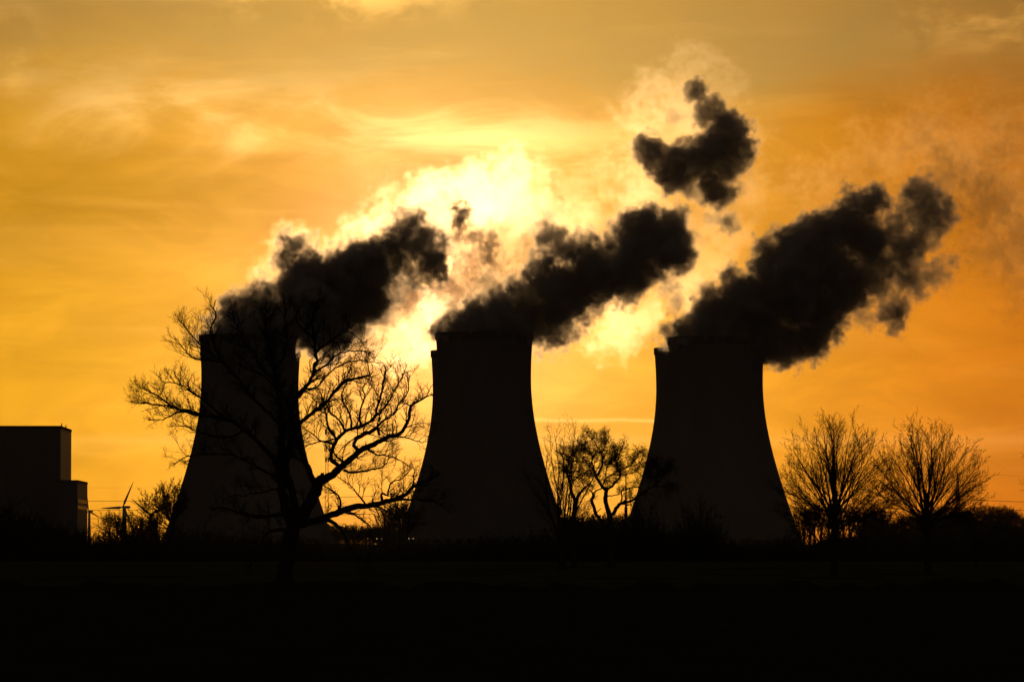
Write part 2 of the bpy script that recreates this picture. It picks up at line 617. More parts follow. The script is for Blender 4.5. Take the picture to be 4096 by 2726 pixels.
p = at(1307, 2190, 1750)
t = thing('lattice_mast', 'slender lattice mast standing behind the branches of the big spreading oak', 'mast', (p.x, p.y, 0))
H = hz(1690, 1750)
obj('frame', mesh_from('frame', *lattice(H, 0.8, 0.35, 22, 0.07, 0.035)), STEEL, t)
for z, s in ((H * 0.93, 0.8), (H * 0.80, 1.0), (H * .72, .7)):
    V, F = [], []
    for k in range(3):
        a = 2 * math.pi * k / 3 + 0.4
        x, y = math.cos(a) * s, math.sin(a) * s
        bar(V, F, (0, 0, z), (x, y, z), 0.05)
        box(V, F, x - 0.16, x + 0.16, y - 0.16, y + 0.16, z - 0.9, z + 0.9)
    obj('aerial', mesh_from('aerial', V, F), STEEL, t)

p = at(2504, 2190, 2350)
H = hz(1896, 2350)
t = thing('tapered_mast', 'thin tapering pole standing behind the twisted oaks between two cooling towers', 'mast', (p.x, p.y, 0))
obj('pole', mesh_from('pole', *loft([tube_ring(1.0, 0, 12), tube_ring(0.75, H * 0.55, 12), tube_ring(0.45, H * .62, 12), tube_ring(0.22, H, 12)])), STEEL, t)
obj('collar', mesh_from('collar', *loft([tube_ring(0.9, H * .56, 12), tube_ring(0.9, H * .575, 12)])), STEEL, t)

ARMS = ((1978, 7.5), (2012, 5.2), (2046, 7.0))
PYL = 2900.0


def pylon(px, label):
    p = at(px, 2190, PYL)
    t = thing('electricity_pylon', label, 'pylon', (p.x, p.y, 0), 'electricity pylons', rz=R(8))
    H = hz(1890, PYL)
    obj('frame', mesh_from('frame', *lattice(H, 3.0, 0.25, 14, 0.20, 0.09, (H * 0.55, 1.0))), STEEL, t)
    for py, w in ARMS:
        z = hz(py, PYL)
        V, F = [], []
        for s in (-1, 1):
            for y in (-0.8, 0.8):
                bar(V, F, (s * .6, y, z + .2), (s * 0.4, s * w, z), 0.1)
            bar(V, F, (0, 0, z + 1.9), (s * 0.4, s * w, z), 0.09)
            bar(V, F, (s * 0.4, s * w, z), (s * 0.4, s * w, z - 2.6), 0.13)
        obj('cross_arm', mesh_from('cross_arm', V, F), STEEL, t)
    return p, t


pA, _ = pylon(3832, 'steel lattice pylon on the wooded hill behind the outer fan-shaped tree')
ends = [hx(-900, PYL), hx(1500, PYL), pA.x, hx(6100, PYL)]


def cable(y0, z0, y1, z1, xa, xb, sag, r):
    V, F = [], []
    n = 28
    pts = []
    for i in range(n + 1):
        s = i / n
        pts.append(Vector((xa + (xb - xa) * s, PYL + y0 + (y1 - y0) * s, z0 + (z1 - z0) * s - 4 * sag * s * (1 - s))))
    for i in range(n + 1):
        for a in range(3):
            an = 2 * math.pi * a / 3
            V.append(pts[i] + Vector((0, math.cos(an) * r, math.sin(an) * r)))
    F = [(i * 3 + a, i * 3 + (a + 1) % 3, i * 3 + 3 + (a + 1) % 3, i * 3 + 3 + a) for i in range(n) for a in range(3)]
    return V, F


names = ['topmost', 'upper', 'middle', 'lower']
rows = [(hz(1890, PYL), 0.0, 0.04)] + [(hz(py, PYL) - 2.6, w, 0.07) for py, w in ARMS]
spans = [(0, 'over the far fields beside the wind turbines', (hz(1937, PYL), hz(1990, PYL), hz(2026, PYL), hz(2060, PYL))),
         (2, 'running away from the pylon towards the frame edge', (hz(1918, PYL), hz(1995, PYL), hz(2030, PYL), hz(2056, PYL)))]
for si, where, zs in spans:
    for k, (z, w, r) in enumerate(rows):
        for s in ((0,) if w == 0 else (-1, 1)):
            if si == 0:
                za, zb, xa, xb = zs[k] + 1.0, zs[k] + 1.0, ends[0], ends[1]
            else:
                za, zb, xa, xb = z, zs[k], pA.x, ends[3]
            V, F = cable(s * w, za, s * w, zb, xa, xb, 3.0 if si == 0 else 4.0, r)
            me = mesh_from('power_cable', V, F)
            o = obj('power_cable', me, STEEL)
            side = '' if s == 0 else ('nearer ' if s < 0 else 'farther ')
            o['label'] = f'{side}{names[k]} power cable {where}'
            o['category'] = 'power cable'
            o['group'] = f'power cables {where}'

# ------------------------------------------------------------------ lamps along the foot of the station
LAMP = bpy.data.materials.new('lit_lamp')
LAMP.use_nodes = True
b = LAMP.node_tree.nodes['Principled BSDF']
b.inputs['Emission Color'].default_value = (1.0, 0.55, 0.22, 1)
b.inputs['Emission Strength'].default_value = 0.7
HOT = LAMP.copy()
HOT.name = 'bright_lamp'
HOT.node_tree.nodes['Principled BSDF'].inputs['Emission Strength'].default_value = 4.0
ORD = ['first', 'second', 'third', 'fourth', 'fifth', 'sixth', 'seventh', 'eighth', 'ninth', 'tenth', 'eleventh', 'twelfth']
lk = 0
for px, s, hot in ((1471, .4, 0), (1487, .5, 0), (1507, .7, 0), (1527, .4, 0), (1595, .7, 0), (1628, 1.0, 1), (1636, .5, 0), (1653, .7, 0), (512, .5, 0)):
    D = 2415.0
    p = at(px, 2190, D)
    H = hz(2153 if px > 600 else 2138, D)
    where = ('brightest lamp post in the row below the cooling towers' if hot else
             'lone lamp post far off below the wind turbines' if px < 600 else f'{ORD[lk]} small dim lamp post from the oak trunk in the distant lamp row')
    lk += 0 if hot or px < 600 else 1
    t = thing('lamp_post', where, 'lamp post', (p.x, p.y, 0), None if hot or px < 600 else 'dim lamp posts in the distant row')
    obj('pole', mesh_from('pole', *loft([tube_ring(.14, 0, 6), tube_ring(.08, H, 6)])), STEEL, t)
    obj('lamp', mesh_from('lamp', *loft([tube_ring(.1 * s, H - .25 * s, 8), tube_ring(.38 * s, H - .1 * s, 8), tube_ring(.38 * s, H + .2 * s, 8), tube_ring(.1 * s, H + .35 * s, 8)])), HOT if hot else LAMP, t)
# ------------------------------------------------------------------ bare winter trees
class Wood:
    """Collects tapering branches into one mesh."""
    def __init__(self):
        self.V, self.F = [], []

    def tube(self, pts, rad, sides):
        n = len(pts)
        V, F = self.V, self.F
        base = len(V)
        u = None
        for i in range(n):
            d = pts[min(i + 1, n - 1)] - pts[max(i - 1, 0)]
            if d.length_squared < 1e-12:
                d = Vector((0, 0, 1))
            d.normalize()
            u = d.orthogonal() if u is None else u - d * u.dot(d)
            if u.length_squared < 1e-9:
                u = d.orthogonal()
            u.normalize()
            w = d.cross(u)
            r, p = rad[i], pts[i]
            for k in range(sides):
                c, s = TRIG[sides][k]
                V.append(p + u * (c * r) + w * (s * r))
        for i in range(n - 1):
            a, b = base + i * sides, base + (i + 1) * sides
            for k in range(sides):
                j = k + 1 if k + 1 < sides else 0
                F.append((a + k, a + j, b + j, b + k))
        F.append(tuple(base + (n - 1) * sides + k for k in range(sides)))

    def mesh(self, name, smooth=True):
        me = bpy.data.meshes.new(name)
        nv = len(self.V)
        me.vertices.add(nv)
        me.vertices.foreach_set('co', np.array([c for v in self.V for c in v], dtype=np.float32))
        sizes = np.array([len(f) for f in self.F], dtype=np.int32)
        me.loops.add(int(sizes.sum()))
        me.loops.foreach_set('vertex_index', np.array([i for f in self.F for i in f], dtype=np.int32))
        me.polygons.add(len(sizes))
        me.polygons.foreach_set('loop_start', np.concatenate([[0], np.cumsum(sizes)[:-1]]).astype(np.int32))
        me.update(calc_edges=True)
        if smooth:
            me.polygons.foreach_set('use_smooth', np.ones(len(sizes), dtype=bool))
        return me


TRIG = {s: [(math.cos(2 * math.pi * k / s), math.sin(2 * math.pi * k / s)) for k in range(s)] for s in (3, 4, 5, 6, 8, 10, 12)}


def rvec(rng):
    return Vector((rng.gauss(0, 1), rng.gauss(0, 1), rng.gauss(0, 1)))


def spread(d, ang, rng):
    a = rvec(rng)
    a -= d * a.dot(d)
    a.normalize()
    return d * math.cos(ang) + a * math.sin(ang)


def grow(W, p, d, L, r, lvl, S, rng):
    n = S['seg'][lvl]
    step = L / n
    pts, rad, ds = [p.copy()], [r], [d.copy()]
    r1 = r * S['taper'][lvl]
    bend = rvec(rng) * S['curl'][lvl]
    for i in range(n):
        d = d + rvec(rng) * S['wander'][lvl] + bend
        d.z += S['up'][lvl]
        d.normalize()
        p = p + d * step
        pts.append(p.copy())
        ds.append(d.copy())
        rad.append(r + (r1 - r) * (i + 1) / n)
    W.tube(pts, rad, 3 if r < S.get('thin', 0.03) else (4 if r < 0.08 else 6))
    if lvl + 1 < len(S['seg']):
        k = S['kids'][lvl]
        k = int(k) + (1 if rng.random() < k - int(k) else 0)
        for j in range(k):
            t = S['from'][lvl] + (1 - S['from'][lvl]) * (j + rng.random()) / k
            f = t * n
            i = min(int(f), n - 1)
            q = pts[i].lerp(pts[i + 1], f - i)
            a0, a1 = S['angle'][lvl]
            dd = spread(ds[i + 1], R(rng.uniform(a0, a1)), rng)
            ll = L * S['ratio'][lvl] * (1.15 - S.get('cone', 0.5) * t) * rng.uniform(0.7, 1.25)
            rr = max(S['rmin'], (rad[i] + (rad[i + 1] - rad[i]) * (f - i)) * S['rr'][lvl])
            grow(W, q, dd, ll, rr, lvl + 1, S, rng)


def smooth_path(P, rng, jit, sub=4):
    """Catmull-Rom through P (Vectors), with a gnarled wobble."""
    out = []
    n = len(P)
    for i in range(n - 1):
        a, b, c, d = P[max(i - 1, 0)], P[i], P[i + 1], P[min(i + 2, n - 1)]
        for k in range(sub):
            t = k / sub
            v = 0.5 * ((2 * b) + (c - a) * t + (2 * a - 5 * b + 4 * c - d) * t * t + (3 * b - a - 3 * c + d) * t ** 3)
            if out:
                v = v + rvec(rng) * jit * (c - b).length
            out.append(v)
    out.append(P[-1])
    return out


def hand_tree(name, label, cat, limbs, conv, dist, unit, S, seed, group=None, jit=0.03, dens=1.0, lat=(0.35, 0.9), sublen=1.0):
    """A tree whose main limbs follow given courses. LIMBS: (radius at start, radius at end, [(u, v), ...], twigginess);
    CONV turns (u, v) into photograph pixels; the first limb is the trunk. A limb that starts on an earlier one takes up
    its depth there and then leans towards or away from the viewer."""
    rng = random.Random(seed)
    known = []
    built = []
    base = None
    for li, (r0, r1, uv, dense) in enumerate(limbs):
        px = [conv(u, v) for u, v in uv]
        if li == 0:
            off, lean = 0.0, 0.0
        else:
            q = at(*px[0], dist)
            near = min(known, key=lambda k: (k[0].x - q.x) ** 2 + (k[0].z - q.z) ** 2)
            off = near[0].y - dist
            lean = rng.choice((-1, 1)) * rng.uniform(0.12, 0.55)
        P, run = [], 0.0
        for i, (x, y) in enumerate(px):
            if i:
                run += math.hypot(x - px[i - 1][0], y - px[i - 1][1]) * mpp(dist)
            P.append(at(x, y, dist + off + lean * run))
        path = smooth_path(P, rng, jit if li else jit * 0.4)
        n = len(path)
        rad = [unit * (r0 + (r1 - r0) * (i / (n - 1)) ** 0.8) * rng.uniform(0.93, 1.07) for i in range(n)]
        known += list(zip(path, rad))
        built.append((path, rad, dense))
        if li == 0:
            base = path[0].copy()
            base.z = 0
    t = thing(name, label, cat, base, group)
    tw = Wood()
    for li, (path, rad, dense) in enumerate(built):
        W = Wood()
        loc = [p - base for p in path]
        if li == 0:        # the trunk flares into its roots
            loc[0].z = -0.1
            for k in range(6):
                a = 2 * math.pi * k / 6 + rng.uniform(-.3, .3)
                dv = Vector((math.cos(a), math.sin(a), 0))
                r = rad[0]
                W.tube([loc[0] + Vector((0, 0, r * 1.6)) + dv * r * 0.5, loc[0] + Vector((0, 0, r * 0.5)) + dv * r * 1.0, loc[0] + dv * r * 1.7], [r * .5, r * .38, r * .12], 5)
        W.tube(loc, rad, 12 if li == 0 else (8 if rad[0] > .1 else 5))
        obj('trunk' if li == 0 else 'limb', W.mesh('trunk' if li == 0 else 'limb'), BARK, t)
        if dense <= 0:
            continue
        length = sum((path[i + 1] - path[i]).length for i in range(len(path) - 1))
        k = max(2, int(length * dense * dens))
        n = len(path)
        for j in range(k):
            s = (0.12 + 0.88 * (j + rng.random()) / k) ** 0.85
            f = s * (n - 1)
            i = min(int(f), n - 2)
            q = loc[i].lerp(loc[i + 1], f - i)
            d = (loc[i + 1] - loc[i]).normalized()
            dd = spread(d, R(rng.uniform(25, 75)), rng)
            dd.z += 0.25
            dd.normalize()
            L = sublen * rng.uniform(*lat) * (1.0 if s < 0.85 else 0.8)
            grow(tw, q, dd, L, max(S['rmin'], min(rad[i] * 0.55, S['r0'])), 0, S, rng)
        grow(tw, loc[-1], (loc[-1] - loc[-2]).normalized(), sublen * lat[0] * 0.6, rad[-1], 0, S, rng)
    obj('crown', tw.mesh('crown'), TWIG, t)
    return t


S_OAK = dict(seg=(5, 3, 2), taper=(.35, .4, .5), wander=(.15, .16, .16), curl=(.05, .07, .08), up=(.07, .12, .13), kids=(7.5, 5), angle=((25, 65), (25, 60)),
             ratio=(.5, .5), rr=(.6, .65), rmin=0.0068, r0=0.05, cone=.45, **{'from': (.15, .15)})

# ---- the big spreading oak in front of the first tower (courses in a 1.3064x enlargement of the photograph's middle left)
big = lambda u, v: (450 + u / 1.3064, 1150 + v / 1.3064)
OAK = [
    (44, 38, [(895, 1590), (900, 1520), (912, 1400), (930, 1300), (955, 1220)], 0),
    (30, 5, [(945, 1235), (905, 1150), (885, 1060), (876, 960), (880, 860), (884, 760), (880, 650), (868, 560), (858, 470), (838, 380), (822, 290), (802, 200), (806, 130)], 1.6),
    (22, 5, [(968, 1215), (948, 1110), (925, 1020), (907, 930), (915, 860), (932, 780), (938, 720), (932, 640), (960, 570), (1010, 520), (1048, 460), (1062, 380), (1058, 280), (1048, 170), (1066, 100)], 1.6),
    (36, 29, [(965, 1230), (1005, 1165), (1050, 1085), (1080, 1010)], .3),
    (17, 6, [(1062, 1035), (1035, 975), (1010, 920), (988, 862), (962, 790), (948, 720), (985, 700), (1040, 655), (1100, 610), (1150, 560), (1200, 500), (1260, 478), (1320, 462)], 1.5),
    (24, 4, [(1078, 1020), (1125, 990), (1175, 955), (1232, 905), (1300, 850), (1370, 815), (1430, 785), (1500, 760), (1548, 690), (1560, 620), (1605, 590), (1650, 565)], 1.3),
    (12, 5, [(1195, 938), (1150, 908), (1142, 880), (1158, 820), (1195, 768), (1250, 735), (1320, 712), (1355, 690), (1380, 640), (1400, 560), (1415, 490), (1425, 440)], 1.7),
    (9, 3.5, [(1210, 915), (1175, 885), (1160, 868)], .5),
    (8, 3, [(1172, 792), (1135, 745), (1120, 700), (1118, 665), (1095, 645), (1065, 635)], 1.6),
    (7, 3, [(1215, 755), (1190, 700), (1160, 670), (1130, 640), (1118, 600), (1130, 540)], 1.6),
    (7, 2.5, [(1250, 735), (1245, 690), (1232, 640), (1205, 600), (1200, 560), (1222, 500), (1250, 440)], 1.6),
    (7, 2.5, [(1300, 718), (1290, 680), (1300, 620), (1320, 570), (1310, 520), (1340, 470), (1335, 400)], 1.6),
    (11, 3, [(1290, 855), (1262, 815), (1300, 775), (1365, 745), (1385, 725), (1420, 690), (1470, 660), (1500, 600), (1540, 550), (1545, 490)], 1.7),
    (6, 2.5, [(1355, 700), (1410, 640), (1450, 590), (1480, 520), (1515, 470), (1530, 430)], 1.7),
    (8, 3, [(1210, 955), (1260, 966), (1335, 955), (1400, 940), (1432, 915)], 1.2),
    (5, 2, [(1335, 840), (1380, 870), (1440, 880), (1500, 900), (1545, 930)], 1.7),
    (6, 2, [(1440, 782), (1510, 778), (1570, 795), (1622, 808)], 1.6),
    (7, 2.5, [(1395, 770), (1380, 735), (1340, 745), (1250, 790), (1190, 850)], .6),
    (5, 2, [(1180, 790), (1110, 800), (1050, 810), (1010, 830), (995, 850)], 1.4),
    (6, 2, [(1165, 815), (1090, 800), (1040, 760), (1005, 735)], 1.6),
    # low right limb and its hangers
    (22, 7, [(985, 1235), (1060, 1216), (1130, 1193), (1200, 1165), (1270, 1142), (1345, 1140), (1415, 1120), (1470, 1105), (1530, 1080), (1565, 1045), (1620, 1015), (1680, 990)], .9),
    (9, 2.5, [(1440, 1118), (1520, 1108), (1600, 1104), (1680, 1115), (1740, 1150)], 1.5),
    (8, 2.5, [(1412, 1118), (1405, 1085), (1412, 1075), (1438, 1082), (1448, 1030), (1475, 1008), (1510, 1000), (1550, 960)], 1.4),
    (6, 2, [(1330, 1140), (1295, 1095), (1265, 1060), (1240, 1030), (1180, 990)], 1.4),
    (6, 2, [(1370, 1140), (1430, 1165), (1490, 1190), (1530, 1220), (1600, 1235)], 1.4),
    (7, 2.5, [(1205, 1172), (1265, 1185), (1310, 1215), (1345, 1245), (1350, 1290), (1360, 1330)], .8),
    (12, 3, [(1110, 1205), (1165, 1235), (1210, 1285), (1232, 1345), (1265, 1400), (1285, 1460)], .7),
    (8, 3, [(1190, 1168), (1192, 1120), (1180, 1085), (1150, 1060), (1105, 1035)], 1.3),
    # the far side, seen against the tower
    (14, 3, [(930, 1195), (870, 1184), (800, 1192), (720, 1190), (650, 1172), (590, 1150), (540, 1150)], 1.4),
    (10, 2.5, [(915, 1260), (850, 1265), (800, 1290), (770, 1340), (740, 1400), (720, 1450)], .8),
    (13, 3, [(882, 955), (830, 880), (760, 800), (680, 735), (600, 690), (510, 668), (440, 662), (370, 642), (300, 622), (230, 612), (175, 602), (135, 604)], 1.6),
    (7, 2.5, [(450, 662), (400, 640), (340, 650), (280, 680), (215, 690)], 1.7),
    (8, 2.5, [(600, 690), (520, 620), (450, 570), (395, 530), (330, 500), (260, 490)], 1.9),
    (6, 2, [(340, 632), (280, 600), (230, 560), (185, 538), (165, 530)], 1.8),
    (9, 2, [(882, 720), (800, 640), (720, 560), (650, 470), (580, 390), (500, 335), (440, 275), (395, 225), (370, 195)], 1.8),
    (7, 2.5, [(580, 390), (500, 380), (430, 370), (380, 330), (350, 290)], 1.7),
    (7, 2.5, [(560, 370), (530, 300), (510, 220), (540, 150), (530, 110)], 1.7),
    (9, 2.5, [(862, 520), (780, 410), (710, 310), (660, 220), (630, 150)], 1.7),
    (8, 2.5, [(870, 990), (780, 950), (690, 900), (590, 870), (480, 870), (390, 880), (345, 905)], 1.5),
    (8, 2.5, [(700, 745), (600, 780), (500, 770), (400, 730), (330, 720)], 1.6),
    (9, 2.5, [(850, 430), (900, 340), (910, 250), (900, 160), (905, 110)], 1.7),
    (9, 2.5, [(935, 640), (880, 540), (740, 430), (690, 380)], 1.5),
    (8, 2.5, [(1058, 340), (1110, 300), (1180, 250), (1230, 230), (1290, 270)], 1.7),
    (7, 2.5, [(1050, 455), (1120, 400), (1180, 350), (1250, 330), (1330, 330)], 1.8),
    (6, 2, [(990, 530), (1060, 520), (1130, 450), (1200, 400), (1290, 380), (1370, 390)], 1.8),
    (7, 2.5, [(1055, 270), (1000, 220), (960, 170), (965, 120)], 1.6),
    (7, 2.5, [(925, 1010), (820, 1060), (720, 1080), (620, 1090)], 1.4),
]
hand_tree('oak_tree', 'big spreading bare oak standing alone at the field edge before the first cooling tower', 'tree', OAK, big, 289, mpp(289) / 1.3064,
          S_OAK, 21, dens=2.1, lat=(0.8, 1.75))

# ---- the twisted oaks between the middle tower and the next (3.483x enlargement)
mid = lambda u, v: (2160 + u / 3.483, 1700 + v / 3.483)
S_TWIST = dict(seg=(5, 3, 2), taper=(.4, .45, .5), wander=(.34, .34, .3), curl=(.1, .12, .12), up=(.05, .07, .08), kids=(8, 6.5), angle=((30, 75), (30, 70)),
               ratio=(.55, .55), rr=(.62, .7), rmin=0.0135, r0=0.06, cone=.4, **{'from': (.15, .15)})
TW1 = [
    (40, 33, [(468, 1990), (462, 1700), (462, 1400), (478, 1180), (498, 1040)], 0),
    (26, 5, [(490, 1060), (440, 920), (412, 770), (382, 655), (400, 530), (432, 410), (520, 325), (600, 272)], 1.1),
    (27, 6, [(505, 1050), (560, 940), (625, 870), (690, 815), (738, 755)], .4),
    (10, 4, [(630, 868), (585, 780), (590, 700), (640, 640)], 1.1),
    (11, 4, [(430, 830), (500, 745), (570, 690), (590, 640)], 1.1),
    (10, 4, [(385, 660), (450, 635), (540, 640), (640, 660), (740, 690)], .8),
    (9, 4, [(390, 590), (340, 520), (310, 430), (330, 350)], 1.2),
    (9, 3, [(440, 400), (470, 440), (490, 400), (540, 370), (590, 330)], 1.3),
    (9, 4, [(385, 670), (330, 650), (290, 600)], 1.1),
    (7, 3, [(440, 540), (520, 480), (600, 400), (640, 330)], 1.2),
]
hand_tree('oak_tree', 'smaller twisted bare oak with a straight trunk beside the many-stemmed tree', 'tree', TW1, mid, 600, mpp(600) / 3.483, S_TWIST, 22,
          group='twisted bare oaks between two cooling towers', dens=3.6, lat=(0.9, 1.9))
TW2 = [
    (44, 40, [(985, 2020), (985, 1700), (985, 1400), (965, 1230)], 0),
    (36, 27, [(965, 1240), (930, 1130), (910, 1010), (928, 895)], 0),
    (24, 5, [(925, 905), (870, 855), (820, 775), (770, 705), (752, 600), (722, 520), (732, 440), (692, 378), (640, 330)], 1.0),
    (17, 4, [(772, 710), (848, 605), (872, 490), (860, 400), (800, 300), (742, 205), (650, 120)], 1.2),
    (9, 3.5, [(872, 490), (930, 560), (980, 520), (1010, 430), (1000, 330), (960, 230)], 1.3),
    (9, 3.5, [(850, 380), (900, 300), (920, 220), (890, 140)], 1.3),
    (21, 5, [(930, 890), (1000, 850), (1060, 780), (1112, 735), (1108, 660), (1088, 590), (1080, 500), (1120, 380), (1160, 280)], 1.1),
    (12, 4, [(1100, 655), (1180, 600), (1260, 555), (1330, 480), (1380, 400)], 1.3),
    (10, 4, [(1108, 650), (1175, 690), (1260, 660), (1340, 650), (1420, 690)], 1.1),
    (10, 4, [(1240, 565), (1320, 560), (1400, 500), (1450, 430)], 1.3),
    (11, 4, [(880, 830), (925, 735), (1010, 690), (1085, 640)], .9),
    (9, 4, [(920, 740), (920, 640), (945, 560), (1010, 480), (1050, 400), (1080, 330)], 1.2),
    (9, 3, [(750, 610), (690, 560), (620, 505), (540, 500)], 1.1),
    (7, 3, [(730, 440), (790, 410), (850, 420)], 1.0),
    (9, 6, [(925, 985), (1020, 975), (1100, 960), (1115, 945)], .4),
    (28, 12, [(1010, 1240), (1085, 1130), (1110, 1095), (1180, 1075), (1250, 1060), (1320, 1020), (1400, 960), (1483, 896), (1607, 849)], .25),
    (11, 4, [(1560, 868), (1640, 760), (1660, 640), (1638, 530)], 1.5),
    (11, 4, [(1600, 850), (1690, 740), (1770, 640), (1793, 560)], 1.5),
    (9, 4, [(1607, 849), (1700, 850), (1780, 880), (1840, 860)], 1.5),
    (9, 4, [(1500, 890), (1540, 740), (1560, 640), (1520, 560)], 1.3),
    (12, 8, [(1128, 1090), (1140, 1010), (1135, 925), (1200, 890), (1260, 870), (1330, 860), (1400, 870)], .6),
    (10, 8, [(1130, 1085), (1180, 1040), (1225, 1010)], 0),
    (30, 20, [(930, 1420), (850, 1330), (785, 1240), (745, 1120), (718, 1050), (745, 985), (738, 945)], 0),
    (12, 4, [(738, 950), (700, 905), (640, 885), (590, 860)], .7),
    (13, 5, [(745, 955), (785, 908), (860, 878), (930, 860), (1010, 800)], .6),
    (8, 5, [(790, 1215), (825, 1180), (855, 1155)], 0),
]
hand_tree('oak_tree', 'wide twisted bare oak forking low and reaching over the round dark bush', 'tree', TW2, mid, 606, mpp(606) / 3.483, S_TWIST, 23,
          group='twisted bare oaks between two cooling towers', dens=3.6, lat=(0.9, 1.9))

# ---- trees grown freely
def stem_tree(name, label, cat, px, base_py, dist, stems, S, seed, trunk=None, group=None, mat_t=None):
    """STEMS: (degrees from upright, length in px, start height in px above the base, radius in m)."""
    rng = random.Random(seed)
    base = at(px, base_py, dist)
    base.z = 0
    t = thing(name, label, cat, base, group)
    if trunk:
        r, h, lean = trunk
        W = Wood()
        hm = h * mpp(dist)
        pts = [Vector((lean * hm * (s / 6), rng.uniform(-.1, .1) * r, hm * s / 6 - (0.1 if s == 0 else 0))) for s in range(7)]
        W.tube(pts, [r * (1.25 if s == 0 else 1.0 - .05 * s) for s in range(7)], 10)
        obj('trunk', W.mesh('trunk'), BARK, t)
    Wl = Wood()
    for a, L, h0, r in stems:
        az = rng.uniform(-0.7, 0.7) + (math.pi if a < 0 else 0)
        el = R(abs(a))
        d = Vector((math.sin(el) * math.cos(az), math.sin(el) * math.sin(az) , math.cos(el)))
        hm = h0 * mpp(dist)
        off = trunk[2] * hm if trunk else rng.uniform(-.3, .3)
        p = Vector((off, 0 if trunk else rng.uniform(-.3, .3), hm - (0 if trunk else .1)))
        grow(Wl, p, d, L * mpp(dist), r, 0, S, rng)
    obj('crown', Wl.mesh('crown'), mat_t or TWIG, t)
    return t


S_FAN = dict(seg=(12, 7, 4, 3), taper=(.13, .25, .4, .5), wander=(.035, .05, .08, .1), curl=(.008, .010, .02, .03), up=(.012, .03, .045, .05), kids=(15, 6.5, 3.8),
             angle=((14, 34), (20, 45), (25, 60)), ratio=(.44, .38, .45), rr=(.5, .6, .75), rmin=0.0125, cone=.62, thin=0.04, **{'from': (.16, .2, .2)})
rng = random.Random(77)


def fan(n, top, side, h0, h1, r):
    out = []
    for i in range(n):
        a = -80 + 160 * (i + rng.uniform(.1, .9)) / n
        f = abs(a) / 80
        L = top + (side - top) * f ** 0.9
        h = rng.uniform(h0, h0 + (h1 - h0) * (1 - .75 * f))
        out.append((a, (L - (h - h0) * (1 - f)) * rng.uniform(.88, 1.05), h, r * rng.uniform(.7, 1.0) * (1.25 - .6 * f)))
    return out


stem_tree('lime_tree', 'bare fan-shaped tree nearest the last cooling tower, its twigs touching the tower edge', 'tree', 3335, 2300, 440,
          fan(32, 430, 250, 170, 320, .115), S_FAN, 31, trunk=(.34, 340, 0.02), group='bare fan-shaped trees')
stem_tree('lime_tree', 'bare fan-shaped tree farthest from the cooling towers, in front of the wooded hill', 'tree', 3712, 2300, 440,
          fan(30, 425, 245, 170, 320, .115), S_FAN, 32, trunk=(.34, 330, -0.02), group='bare fan-shaped trees')
S_WHIP = dict(S_FAN, taper=(.25, .3, .4, .5), kids=(15, 6, 3), angle=((12, 30), (20, 45), (25, 60)), ratio=(.34, .4, .42), up=(.03, .03, .05, .05), wander=(.07, .1, .14, .15), rmin=.012)
stem_tree('ash_tree', 'many-stemmed upright bare tree leaning out from the middle cooling tower', 'tree', 2248, 2272, 580,
          [(-20, 410, 60, .13), (-12, 450, 60, .12), (-5, 470, 80, .13), (-16, 440, 70, .11), (2, 470, 80, .13), (7, 470, 90, .12), (11, 440, 80, .11), (15, 420, 80, .11), (-28, 330, 120, .09), (22, 320, 90, .09),
           (50, 190, 120, .05), (62, 180, 150, .05), (70, 160, 180, .045), (40, 220, 140, .05), (75, 140, 130, .04), (55, 190, 170, .05), (66, 170, 110, .05)], S_WHIP, 33, trunk=(.5, 100, 0.0))
S_ROUND = dict(S_FAN, kids=(13, 7, 4), angle=((20, 45), (25, 55), (30, 65)), ratio=(.45, .42, .45), wander=(.09, .12, .16, .2), up=(.03, .03, .05, .05), rmin=.04, thin=.08)
stem_tree('round_tree', 'round bare tree at the foot of the first cooling tower beside the wind turbines', 'tree', 692, 2225, 1150,
          [(-78, 150, 110, .14), (-70, 165, 112, .16), (-62, 175, 115, .18), (-55, 159, 118, .18), (-48, 163, 120, .2), (-40, 148, 125, .2), (-32, 152, 125, .22), (-24, 155, 130, .22), (-16, 155, 130, .24), (-8, 155, 130, .24),
           (0, 155, 130, .24), (8, 152, 130, .2), (18, 136, 130, .2), (32, 114, 130, .18), (-36, 144, 140, .2), (-58, 146, 130, .16), (-20, 152, 140, .2)],
          S_ROUND, 34, trunk=(.6, 140, 0.0))
S_THORN = dict(S_TWIST, seg=(8, 5, 4), kids=(8, 5), ratio=(.4, .45), rmin=.012, thin=.04)
stem_tree('thorn_tree', 'thin ragged thorn tree in front of the wooded hill near the frame edge', 'tree', 3905, 2270, 640,
          [(-6, 230, 60, .1), (10, 200, 60, .09), (-20, 190, 50, .08), (24, 170, 50, .08), (3, 265, 60, .07)], S_THORN, 35, trunk=(.16, 80, 0))
S_EDGE = dict(S_FAN, kids=(12, 6, 4), rmin=.01)
stem_tree('edge_tree', 'bare tree outside the frame edge with twigs just reaching in', 'tree', 4480, 2330, 400,
          [(-52, 420, 170, .09), (-40, 430, 190, .1), (-58, 395, 160, .07), (-20, 450, 200, .1), (0, 460, 210, .1), (20, 450, 200, .1), (40, 420, 190, .09)], S_EDGE, 36, trunk=(.4, 220, 0))

